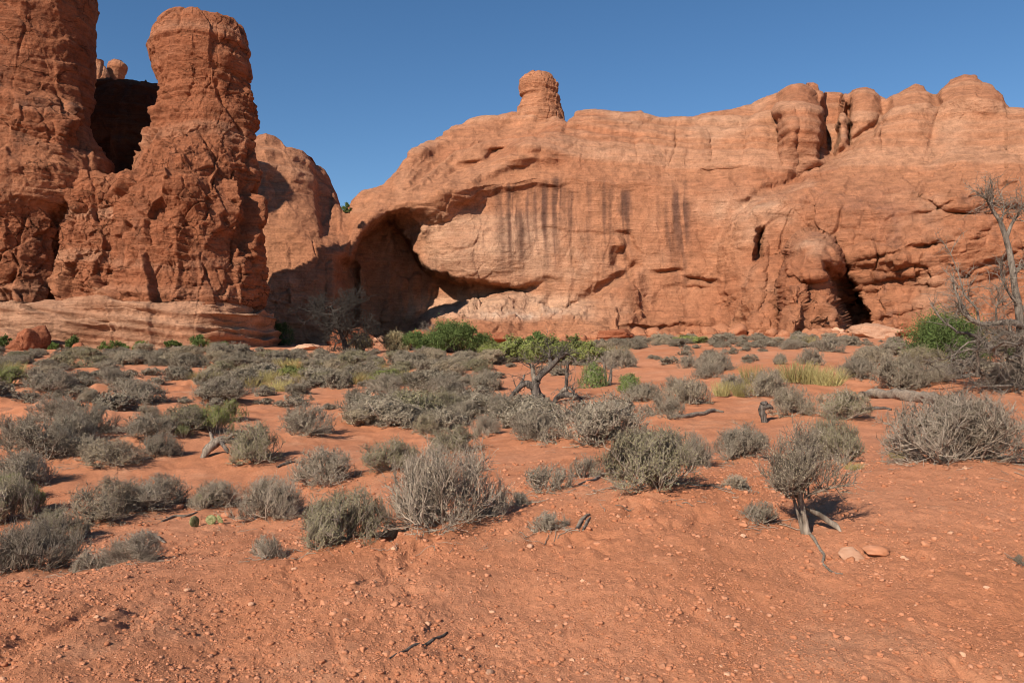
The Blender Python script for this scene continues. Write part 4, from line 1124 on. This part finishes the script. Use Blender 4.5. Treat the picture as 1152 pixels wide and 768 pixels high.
# ---- prickly pear
PEAR = mat('cactus_skin'); PEAR[2].inputs['Base Color'].default_value = (0.16, 0.19, 0.07, 1)
_pn = noise(PEAR[1], tex_pos(PEAR[1]), 30, 3); PEAR[1].links.new(mixc(PEAR[1], (0.13, 0.14, 0.055), (0.32, 0.29, 0.14), ramp(PEAR[1], _pn, [(.4, 0.), (.65, 1.)])), PEAR[2].inputs['Base Color'])
def pad_mesh(seed):
    n, m = 22, 12
    th = np.linspace(0, 2 * np.pi, n, endpoint=False); ph = np.linspace(0.02, np.pi - .02, m)
    T, Pp = np.meshgrid(th, ph)
    X = .5 * np.sin(Pp) * np.cos(T); Y = .11 * np.sin(Pp) * np.sin(T); Z = .62 - .62 * -np.cos(Pp) * -1
    Z = .62 + .62 * np.cos(Pp)
    X *= 0.72 + .28 * sm(Z, 0.1, .8).reshape(X.shape)
    return mesh_np('pad', np.stack([X, Y, Z], -1).reshape(-1, 3), [grid_faces(m, n, True)[:, ::-1]], PEAR[0])
PADM = pad_mesh(0)
for (u, v, lab, pads) in ((226,573,'prickly pear cactus with two pads right behind the loose cobbles',((0,0,.2,-.5,15),(10,2,.17,.6,22))),
                          (221,592,'single upright prickly pear pad leaning over the sand',((0,0,.18,1.2,-12),)),
                          (243,591,'prickly pear cactus with a pair of joined pads on the sand',((-5,0,.15,.2,-8),(6,0,.17,-.7,20)))):
    x, y, z = place(u, v)
    t = empty('prickly_pear', (x, y, gz(x, y))); props(t, lab, 'cactus')
    for (du, dy, s, rz, tl) in pads:
        o = link('pad', PADM, t, (du * y / F, dy * .02, -.02)); o.scale = (s, s, s * .8); o.rotation_euler = (math.radians(tl), math.radians(tl * .7), rz)

# ------------------------------------------------------------------ trees
def dead_tree_mesh(seed, H, crown, nmain=7, n2=8, n3=7, n4=5, thick=.16, lean=0.0, low=.2):
    """trunk bag and twig bag of a bare grey tree"""
    rng = np.random.RandomState(seed); tb, cb = Bag(), Bag()
    tr = curve_pts(np.array([[0, 0, -.3]]), np.array([[lean, 0, 1.0]]), np.array([H * .72 + .3]), 14, rng, .02, .13)
    tb.add(tubes(tr, np.linspace(1, .16, 14)[None] * thick, 10))
    t = np.linspace(low, .95, nmain)[None] + rng.uniform(-.05, .05, (1, nmain)); p, dd = along(tr, np.clip(t, 0, 1)); p = p.reshape(-1, 3)
    az = np.arange(nmain) * 2.4 + rng.rand(nmain)
    d = np.stack([np.cos(az), np.sin(az), rng.uniform(.15, 1.1, nmain)], 1)
    L = crown * rng.uniform(.6, 1.0, nmain) * (1.15 - .5 * t[0])
    m1 = curve_pts(p, d, L, 9, rng, .03, .24)
    tb.add(tubes(m1, np.linspace(1, .2, 9)[None] * thick * rng.uniform(.28, .5, (nmain, 1)), 7))
    def nxt(m, n, l, r, wob, kk):
        t = rng.uniform(.25, 1, (len(m), n)); p, dd = along(m, t); p = p.reshape(-1, 3); dd = dd.reshape(-1, 3); dd /= np.linalg.norm(dd, axis=1, keepdims=True)
        d = dd + rng.normal(size=dd.shape) * .85 + np.array([0, 0, .12])
        q = curve_pts(p, d, l * rng.uniform(.5, 1.2, len(p)), kk, rng, .0, wob)
        cb.add(tubes(q, np.linspace(1, .3, kk)[None] * r * np.ones((len(p), 1)), 4)); return q
    m2 = nxt(m1, n2, crown * .42, thick * .12, .3, 6)
    m3 = nxt(m2, n3, crown * .22, thick * .065, .3, 5)
    if n4: nxt(m3, n4, crown * .11, thick * .04, .3, 4)
    return tb, cb
x, y, z = place(390, 402)
y = 57.0; x = (390 - HX) / F * y
t = empty('dead_tree', (x, y, gz(x, y))); props(t, 'leafless dark grey dead tree with a round crown of fine twigs before the shaded recess', 'tree')
DARKW = wood_mat('weathered_dark_wood', (0.028, 0.023, 0.02), (0.085, 0.07, 0.058))
tb, cb = dead_tree_mesh(31, 4.8, 3.2, 12, 10, 8, 6, .24, 0, .2)
link('trunk', tb.mesh('trunk', DARKW), t); link('crown', cb.mesh('crown', DARKW), t)
# bare bush beside the junipers
y = 60.0; x = (488 - HX) / F * y
t = empty('dead_tree', (x, y, gz(x, y))); props(t, 'small leafless grey tree half hidden by the green junipers', 'tree')
tb, cb = dead_tree_mesh(37, 2.6, 1.6, 7, 7, 6, 4, .09)
link('trunk', tb.mesh('trunk', DEAD), t); link('crown', cb.mesh('crown', DEAD), t)

def juniper(u, vb, w, h, D, seed, label, leafm=None, n=60, per=240, leaf=(.13, .07)):
    """dense evergreen bush: limbs, and sprays of small leaf faces on an uneven outline"""
    rng = np.random.RandomState(seed)
    x = (u - HX) / F * D; zb = gz(x, D)
    W_, H_ = w * D / F / 2, h * D / F
    t = empty('juniper', (x, D, zb)); props(t, label, 'juniper')
    sb, lb = Bag(), Bag()
    az = rng.rand(n) * 6.283; r = np.sqrt(rng.rand(n)); hh = rng.rand(n) ** .8
    prof = np.sqrt(np.clip(1 - (hh * .95) ** 2.2, 0, 1)) * .95
    C = np.stack([W_ * r * prof * np.cos(az), W_ * .7 * r * prof * np.sin(az), H_ * (.08 + .9 * hh * (1 - .35 * r * rng.rand(n)))], 1)
    p0 = np.zeros((n, 3)); p0[:, 0] = rng.normal(size=n) * W_ * .25; p0[:, 2] = -.1
    tt = np.linspace(0, 1, 5)[None, :, None]
    PL = p0[:, None] * (1 - tt) + C[:, None] * tt + rng.normal(size=(n, 5, 3)) * .05 * W_ * (tt * (1 - tt) * 4)
    sb.add(tubes(PL, np.linspace(.05, .012, 5)[None] * np.ones((n, 1)), 5))
    cr = rng.uniform(.10, .30, n) * min(W_, H_) * 1.0
    pts = C[:, None] + rng.normal(size=(n, per, 3)) * cr[:, None, None] * np.array([.5, .5, .55])
    pts = pts.reshape(-1, 3); pts[:, 2] = np.maximum(pts[:, 2], .02)
    dr = rng.normal(size=pts.shape) + np.array([0, 0, .9]) + (pts - np.repeat(C, per, 0)) / np.repeat(cr, per)[:, None]
    m = len(pts)
    lb.add(leaves(pts, dr, leaf[0] * rng.uniform(.5, 1.3, m), leaf[1] * rng.uniform(.6, 1.3, m), rng))
    link('limbs', sb.mesh('limbs', CHAR), t); link('foliage', lb.mesh('foliage', leafm or LEAF_JUN), t)
    return t
juniper(508,395,80,33,60,3,'largest bright green juniper bush at the cliff foot under the alcove', LEAF_JUN, 90, 240)
juniper(466,396,30,22,59,4,'round green juniper beside the leafless grey tree', LEAF_JUN, 34, 200)
juniper(541,394,34,18,60,5,'low green juniper trailing off the end of the largest one', LEAF_JUN, 34, 200)
juniper(446,397,34,22,59,6,'dull olive juniper bush between the dark dead tree and the bright ones', LEAF_OLIVE, 36, 180)
juniper(604,389,28,17,62,7,'small dark green juniper at the foot of the orange cliff', LEAF_JUN, 26, 180)
juniper(582,391,14,10,61,17,'tiny green juniper next to the small dark green one', LEAF_JUN, 14, 120)
juniper(1066,388,100,52,36,8,'wide green juniper behind the dead tree on the right', LEAF_JUN, 90, 330, (.085, .045))
juniper(1146,378,26,18,38,9,'green juniper sprig showing behind the dead tree trunk', LEAF_JUN, 24, 200, (.085, .045))
juniper(316,372,34,28,76,10,'green bush growing in the deep shade of the recess', LEAF_JUN, 26, 160)
juniper(404,395,34,20,59,12,'olive bush under the crown of the dark dead tree', LEAF_OLIVE, 30, 160)
for (u, v, w, h, D, lab) in ((6,395,16,16,61,'dark green bush at the left edge by the red boulders'), (83,394,20,14,61,'dark round bush on the pale ledge beside the red boulders'), (126,396,34,10,61,'low green bush at the middle of the pale ledge'), (158,396,16,8,61,'small green sprig on the pale ledge'),
                             (195,397,34,10,61,'long low green bush under the slender tower'), (224,397,22,17,61,'taller green bush at the end of the pale ledge'), (253,396,12,8,61,'tiny round green bush at the corner of the pale ledge'), (60,386,10,6,61,'tiny dark bush between the red boulder and the round bush on the pale ledge')):
    j = juniper(u, v, w, h, D, int(u), lab, LEAF_GREEN if h < 12 else LEAF_JUN, 16, 130)
    j.name = 'green_bush'; j['category'] = 'bush'
# bush up in the saddle
j = juniper(390,237,13,10,92.5,13,'lone dark bush high in the saddle of the skyline', LEAF_JUN, 14, 120)
j.location.z = EYE + (HY - 239) / F * 92.5

# ---- the gnarled dead juniper in the middle
x1, y1, z1 = place(605, 457); k = y1 / F
def limb_twigs(name, parent, pls, m, n=8, l=.5, r=.012, n2=4, seed=0):
    """bare twigs growing off limbs pls, each a list of (du, dv, dy)"""
    rng = np.random.RandomState(seed); b = Bag()
    for pts in pls:
        P = np.array([(p[0] * k, p[2] if len(p) > 2 else 0, -p[1] * k) for p in pts], float)[None]
        t = rng.uniform(.3, 1, (1, n)); p, dd = along(P, t); p = p.reshape(-1, 3); dd = dd.reshape(-1, 3)
        dd /= np.maximum(np.linalg.norm(dd, axis=1, keepdims=True), 1e-9)
        q = curve_pts(p, dd + rng.normal(size=dd.shape) * .8, l * rng.uniform(.4, 1.2, n), 5, rng, .02, .3)
        b.add(tubes(q, np.linspace(1, .35, 5)[None] * r * np.ones((n, 1)), 4))
        t = rng.uniform(.2, 1, (n, n2)); p, dd = along(q, t); p = p.reshape(-1, 3); dd = dd.reshape(-1, 3)
        dd /= np.maximum(np.linalg.norm(dd, axis=1, keepdims=True), 1e-9)
        q = curve_pts(p, dd + rng.normal(size=dd.shape) * .8, l * .45 * rng.uniform(.4, 1.2, len(p)), 4, rng, .02, .3)
        b.add(tubes(q, np.linspace(1, .4, 4)[None] * r * .5 * np.ones((len(p), 1)), 3))
    return link(name, b.mesh(name, m), parent)
t = empty('dead_juniper', (x1, y1, gz(x1, y1))); props(t, 'gnarled dark dead juniper with an arching limb in the middle of the flat', 'tree')
L1 = [(-1,6),(-2,-10),(-3,-24),(2,-34),(10,-40),(18,-48),(24,-55),(33,-60),(36,-56)]
L2 = [(-3,-20),(-12,-26),(-18,-24),(-25,-16),(-33,-8,.2)]
L3 = [(-3,-25),(-5,-38,.1),(-8,-48,.1)]
L4 = [(16,-46),(13,-54,.1),(14,-64,.15)]
strand(L1, [.15,.14,.11,.09,.08,.075,.065,.045,.02], 'trunk', CHAR, t, 12, 21)
strand([(3,6,.1),(3,-8,.1),(-2,-20,.05)], [.16,.14,.08], 'trunk', CHAR, t, 10, 22)
strand(L2, [.10,.10,.085,.07,.03], 'limb', CHAR, t, 10, 23); strand(L3, [.09,.07,.03], 'limb', DEAD, t, 8, 24); strand(L4, [.06,.05,.025], 'limb', CHAR, t, 8, 25)
strand([(-19,-25),(-16,-31),(-15,-36)], [.05,.035,.015], 'limb', CHAR, t, 8, 26)
limb_twigs('twigs', t, [L1[4:], L2, L3, L4], CHAR, 16, .6, .013, 6, 5)
x1, y1, z1 = place(636, 452); k = y1 / F
t = empty('dead_juniper', (x1, y1, gz(x1, y1))); props(t, 'low dead juniper with dark sprawling limbs and one thin upright stem', 'tree')
A = [(-14,2),(-8,-6),(2,-8),(12,-6),(18,-2)]; B = [(0,-6),(1,-20),(2,-34),(3,-44)]; C_ = [(-8,-5),(-2,-14),(4,-16),(10,-10)]
strand(A, [.05,.09,.10,.08,.04], 'trunk', CHAR, t, 10, 31); strand(B, [.07,.055,.05,.03], 'limb', CHAR, t, 8, 32); strand(C_, [.06,.06,.05,.03], 'limb', DEAD, t, 8, 33)
limb_twigs('twigs', t, [A, B, C_], DEAD, 12, .5, .012, 5, 6)
x1, y1, z1 = place(682, 434); k = y1 / F
t = empty('dead_sapling', (x1, y1, gz(x1, y1))); props(t, 'pale bare upright stems beside the green leafy bush', 'dead stem')
A = [(0,3),(-1,-12),(-3,-26),(-6,-34)]; B = [(3,3),(5,-10),(6,-20)]
strand(A, [.06,.05,.035,.015], 'stem', DEAD, t, 8, 35); strand(B, [.08,.06,.03], 'stem', CHAR, t, 8, 36)
limb_twigs('twigs', t, [A, B], DEAD, 14, .6, .012, 5, 7)
x1, y1, z1 = place(236, 512); k = y1 / F
limb_twigs('twigs', bpy.data.objects['dead_wood'], [[(-2,-8,0),(10,-18,.15),(34,-12,.25)], [(14,-17,.12),(30,-24,.05),(44,-8,-.1)]], DEAD, 14, .35, .009, 5, 17)

# ---- the big dead tree on the right, with its collapsed limbs
x1, y1, z1 = place(1146, 437); y1 = min(y1, 24.0); x1 = (1146 - HX) / F * y1; k = y1 / F
t = empty('dead_tree', (x1, y1, gz(x1, y1))); props(t, 'tall bleached dead tree with a leaning trunk and collapsed limbs at the right edge', 'tree')
SNAG = wood_mat('weathered_snag_wood', (0.085, 0.066, 0.052), (0.235, 0.19, 0.15))
TR = [(4,8),(3,-20),(3,-60),(0,-90),(-5,-112),(-8,-140),(-14,-166),(-20,-184),(-30,-198),(-31,-214),(-30,-228)]
limbs = [
 ([(-5,-112),(0,-128,.2),(10,-136,.3),(22,-140,.4)], [.10,.09,.07,.04]),
 ([(-14,-166),(-6,-182,.1),(2,-194,.1),(6,-206,.0)], [.08,.06,.045,.02]),
 ([(-30,-198),(-37,-205,-.1),(-43,-212,-.2)], [.045,.03,.012]),
 ([(-20,-184),(-12,-196,.2),(-10,-208,.3)], [.045,.03,.012]),
 ([(2,-66,-.1),(-14,-72,-.3),(-34,-70,-.4),(-52,-68,-.5),(-66,-74,-.5),(-74,-92,-.4),(-80,-112,-.3)], [.13,.12,.10,.09,.085,.06,.025]),
 ([(-66,-74,-.5),(-76,-80,-.6),(-84,-92,-.7)], [.06,.045,.02]),
 ([(-56,-70,-.5),(-60,-86,-.6),(-72,-100,-.5),(-76,-124,-.4),(-84,-150,-.3)], [.05,.045,.035,.022,.01]),
 ([(3,-40,-.2),(-12,-52,-.5),(-30,-60,-.6),(-44,-52,-.7),(-50,-38,-.7)], [.14,.12,.10,.07,.03]),
 ([(3,-24,-.2),(-6,-34,-.5),(-22,-34,-.7),(-34,-22,-.7),(-38,-6,-.6)], [.14,.12,.10,.07,.03]),
 ([(0,-50,-.2),(-10,-38,-.6),(-14,-18,-.7),(-20,0,-.7)], [.12,.10,.07,.03]),
 ([(3,-30,-.2),(16,-44,-.5),(28,-46,-.6),(44,-40,-.6)], [.13,.12,.10,.06]),
 ([(2,-80,.1),(14,-92,.2),(26,-96,.3),(40,-110,.3)], [.10,.08,.06,.03]),
 ([(0,-90,0),(-16,-100,-.3),(-28,-116,-.4),(-30,-134,-.4)], [.07,.05,.035,.012]),
 ([(-34,-70,-.4),(-40,-84,-.6),(-38,-98,-.7)], [.05,.035,.012]),
 ([(-12,-52,-.5),(-26,-44,-.9),(-42,-46,-1.1),(-60,-40,-1.2)], [.07,.06,.04,.015]),
 ([(10,-30,-.5),(0,-16,-.8),(-8,0,-.9)], [.10,.08,.04]),
 ([(-20,-74,-.3),(-22,-58,-.6),(-34,-44,-.8),(-36,-30,-.8)], [.05,.045,.035,.015]),
]
strand(TR, [.17,.15,.125,.105,.09,.085,.075,.06,.045,.03,.012], 'trunk', SNAG, t, 14, 41)
for i, (pl, rd) in enumerate(limbs): strand(pl, [q * .75 for q in rd], 'limb', CHAR if i in (8, 9, 15) else SNAG, t, 9, 42 + i)
limb_twigs('twigs', t, [TR[6:]], DEAD, 16, .5, .014, 4, 8)
limb_twigs('twigs', t, [pl for pl, rd in limbs], DEAD, 20, .8, .013, 7, 9)

rng = np.random.RandomState(55); _tb, _cb = Bag(), Bag()
n = 26
p = np.stack([rng.uniform(-1.6, .9, n), rng.uniform(-1.0, .5, n), rng.uniform(0, 1.6, n)], 1)
d = np.stack([rng.uniform(-1.2, .6, n), rng.normal(size=n) * .5, rng.uniform(-.5, .7, n)], 1)
q = curve_pts(p, d, rng.uniform(.9, 2.2, n), 9, rng, .02, .24); q[..., 2] = np.maximum(q[..., 2], .03)
_tb.add(tubes(q, np.linspace(1, .25, 9)[None] * rng.uniform(.03, .065, (n, 1)), 7))
for lv, (nn, ll, rr) in enumerate(((9, .6, .014), (6, .3, .008))):
    tt = rng.uniform(.15, 1, (len(q), nn)); p, dd = along(q, tt); p = p.reshape(-1, 3); dd = dd.reshape(-1, 3); dd /= np.maximum(np.linalg.norm(dd, axis=1, keepdims=True), 1e-9)
    q = curve_pts(p, dd + rng.normal(size=dd.shape) * .8, ll * rng.uniform(.4, 1.3, len(p)), 5, rng, .02, .3)
    _cb.add(tubes(q, np.linspace(1, .35, 5)[None] * rr * np.ones((len(p), 1)), 4))
link('fallen_limbs', _tb.mesh('fallen_limbs', SNAG), t); link('twigs', _cb.mesh('twigs', SNAG), t)

# ------------------------------------------------------------------ boulders, stones and gravel
def stone_mesh(name, seed, flat=.6, sub=3, rough=.35, m=None, ang=1.0):
    import bmesh
    bm = bmesh.new(); bmesh.ops.create_icosphere(bm, subdivisions=sub, radius=1.0)
    V = np.array([v.co[:] for v in bm.verts]); Fs = np.array([[v.index for v in f.verts] for f in bm.faces]); bm.free()
    rng = np.random.RandomState(seed)
    for _ in range(9):      # knock flat facets off
        d = rng.normal(size=3); d /= np.linalg.norm(d); c = rng.uniform(.55, .85)
        h = V @ d; V = V - np.maximum(h - c, 0)[:, None] * d * ang
    P = (V * 1.1 + seed * 3.1).astype(np.float32)
    V = V * (1 + rough * fbm(P, 4, seed))[:, None]
    V[:, 2] *= flat
    me = mesh_np(name, V, [Fs], m or STONE)
    return me
def stone_mat(name, c1, c2):
    m, nt, b = mat(name)
    p = tex_pos(nt); oi = N_(nt, 'ObjectInfo')
    n = noise(nt, p, 9, 6, .6)
    c = mixc(nt, c1, c2, ramp(nt, n, [(.35, 0.), (.65, 1.)]))
    c = mixc(nt, c, ramp(nt, oi.outputs['Random'], [(0, .8), (1, 1.2)]), 1.0, 'MULTIPLY')
    nt.links.new(c, b.inputs['Base Color']); bump(nt, b, n, .01); return m
STONE = stone_mat('red_stone', (.38, .145, .068), (.50, .225, .125))
STONEP = stone_mat('pale_stone', (.46, .225, .13), (.58, .33, .21))
STONEB = stone_mat('red_boulder', (.19, .062, .032), (.32, .115, .056))
def stone(u, v, wpx, me, name, label, cat, group=None, sink=.35, rz=0, D=None, fl=1.0):
    if D is None: x, y, z = place(u, v)
    else: y = D; x = (u - HX) / F * y
    s = wpx * y / F / 2 * 1.15
    o = link(name, me, None, (x, y, gz(x, y) + s * .42 * fl * (1 - sink) * .6 - .004)); o.scale = (s, s, s * fl); o.rotation_euler = (0, 0, rz)
    return props(o, label, cat, group)
stone(958,625,28,stone_mesh('stone', 4, .62, 4, .2, STONEP),'stone','pale rounded stone below the trunked shrub, largest on the bank','stone')
stone(985,624,26,stone_mesh('stone', 8, .45, 4, .3, STONE),'stone','flat red stone right next to the largest pale stone','stone', None, .4, 1.0)
ST = [stone_mesh('stone', 20 + i, .6 + .05 * i, 3, .3, STONE if i % 5 else STONEP) for i in range(7)]
rs = random.Random(9)
for i in range(34):
    u = rs.uniform(330, 1150); v = rs.uniform(600, 760) if u > 500 else rs.uniform(650, 760)
    stone(u, v, rs.uniform(5, 11), rs.choice(ST), 'stone', 'small loose stone lying on the bare red bank', 'stone', 'loose stones on the bank', .3, rs.uniform(0, 6))
for (u, v, w, lab) in ((836,590,10,'pale stone at the tip of the dead grey shrub'), (672,612,8,'pale stone below the dying little shrub'), (255,582,11,'pale round cobble beside the joined cactus pads'), (268,586,10,'dark cobble at the end of the cactus patch'), (200,577,12,'cobble behind the single cactus pad'), (210,571,12,'red cobble under the row of dense shrubs'), (727,462,8,'pale stone at the end of the broad grey shrub'), (870,543,9,'pale stone beside the trunked shrub crown'), (820,552,8,'stone by the sparse tan shrub')):
    stone(u, v, w, rs.choice(ST), 'cobble', lab, 'stone', None, .3, rs.uniform(0, 6))
for (u, v, w, D, lab, sd, fl) in ((36,398,38,61,'big dark red fallen boulder at the foot of the left tower',5,1.3), (22,398,24,60.5,'smaller red boulder leaning on the big dark red one',6,1.2), (88,397,14,60.5,'small dark boulder beside the round bush on the pale ledge',7,1.0),
                              (384,384,26,77,'pink boulder seen through the crown of the dark dead tree',9,1.5), (404,386,32,78,'largest sunlit boulder behind the dark dead tree',10,1.2), (428,388,22,78,'low sunlit boulder beside the largest one behind the dead tree',11,.9),
                              (988,380,60,76,'broad pale slab of rock at the foot of the cliff beside the buttress shadow',12,.5), (940,381,30,77,'low rock at the foot of the buttress',13,.8), (560,388,30,80,'low red rock by the end of the big junipers',14,.8), (345,398,50,64,'flat pale rock before the shaded recess',15,.25), (480,386,44,78,'red rock rise behind the junipers',16,.7), (690,383,40,80,'red block lying at the foot of the streaked wall',17,.6)):
    stone(u, v, w, stone_mesh('boulder', sd, .75, 5, .42, STONEB if 'red' in lab or 'dark' in lab else STONEP), 'boulder', lab, 'boulder', None, .25, sd, D, fl)

# loose clods and gravel: nobody could count them
def gravel(n, seed, ylo, yhi, smin, smax, sub, name, label):
    rng = np.random.RandomState(seed)
    base = []
    for i in range(6):
        me = stone_mesh('tmp', 300 + i, .7, sub, .35)
        V = np.empty(len(me.vertices) * 3, np.float32); me.vertices.foreach_get('co', V)
        Fv = np.array([p.vertices[:] for p in me.polygons]); base.append((V.reshape(-1, 3), Fv)); bpy.data.meshes.remove(me)
    y = np.exp(rng.uniform(math.log(ylo), math.log(yhi), n * 3)); x = rng.uniform(-.78, .78, n * 3) * y
    dens = sm(fbm(st(x * .7, y * .7, x * 0), 3, 33), -.5, .5) * .75 + .25
    kp = rng.rand(n * 3) < dens; x = x[kp][:n]; y = y[kp][:n]
    z = terrain(x, y, True); m = len(x)
    s = smin * (smax / smin) ** (rng.rand(m) ** 2.6) * (0.5 + y / 10)
    VV, FF, off = [], [], 0
    for i in range(6):
        ii = np.nonzero(np.arange(m) % 6 == i)[0]
        V, Fv = base[i]; a = rng.rand(len(ii)) * 6.283; c, sn = np.cos(a)[:, None], np.sin(a)[:, None]
        q = np.stack([V[None, :, 0] * c - V[None, :, 1] * sn, V[None, :, 0] * sn + V[None, :, 1] * c, np.broadcast_to(V[None, :, 2], (len(ii), len(V)))], -1) * s[ii][:, None, None]
        q = q + np.stack([x[ii], y[ii], z[ii] + s[ii] * .18], 1)[:, None]
        VV.append(q.reshape(-1, 3)); FF.append((Fv[None] + (np.arange(len(ii)) * len(V))[:, None, None] + off).reshape(-1, 3)); off += len(ii) * len(V)
    props(link(name, mesh_np(name, np.concatenate(VV), [np.concatenate(FF)], GRAV)), label, 'gravel', None, 'stuff')
# broken rock along the foot of the cliff and the ledge
rng = np.random.RandomState(12); _V, _F, _o = [], [], 0
_b6 = []
for i in range(6):
    me = stone_mesh('tmp', 400 + i, .75, 3, .4)
    V = np.empty(len(me.vertices) * 3, np.float32); me.vertices.foreach_get('co', V)
    _b6.append((V.reshape(-1, 3), np.array([p.vertices[:] for p in me.polygons]))); bpy.data.meshes.remove(me)
for i in range(520):
    u = rng.uniform(410, 1200); D = float(cliff_depth(np.array([u]), np.array([396.0]))[0]) - rng.rand() ** 2 * 9 + .8
    x = (u - HX) / F * D; s_ = .12 + .95 * rng.rand() ** 4; V, f = _b6[i % 6]; a = rng.rand() * 6.28
    q = np.stack([V[:, 0] * math.cos(a) - V[:, 1] * math.sin(a), V[:, 0] * math.sin(a) + V[:, 1] * math.cos(a), V[:, 2]], 1) * s_
    _V.append(q + np.array([x, D, gz(x, D) + s_ * .2])); _F.append(f + _o); _o += len(V)
props(link('rubble', mesh_np('rubble', np.concatenate(_V), [np.concatenate(_F)], STONE)), 'broken rubble strewn along the foot of the orange cliff', 'rubble', None, 'stuff')
GRAV, _nt, _b = mat('clods')
_g = N_(_nt, 'NewGeometry')
_c = ramp(_nt, _g.outputs['Random Per Island'], [(0., (.37, .138, .066)), (.6, (.46, .185, .095)), (.96, (.50, .22, .122)), (1., (.56, .31, .19))])
_nt.links.new(_c, _b.inputs['Base Color']); bump(_nt, _b, noise(_nt, tex_pos(_nt), 60, 4), .006)
gravel(90000, 5, 3.6, 11.0, .0022, .010, 1, 'gravel', 'fine gravel and crumbs of soil strewn over the bare red bank')
gravel(15000, 6, 3.6, 13.0, .006, .024, 2, 'gravel', 'loose clods strewn over the bare red bank')
print('objects', len(bpy.data.objects))
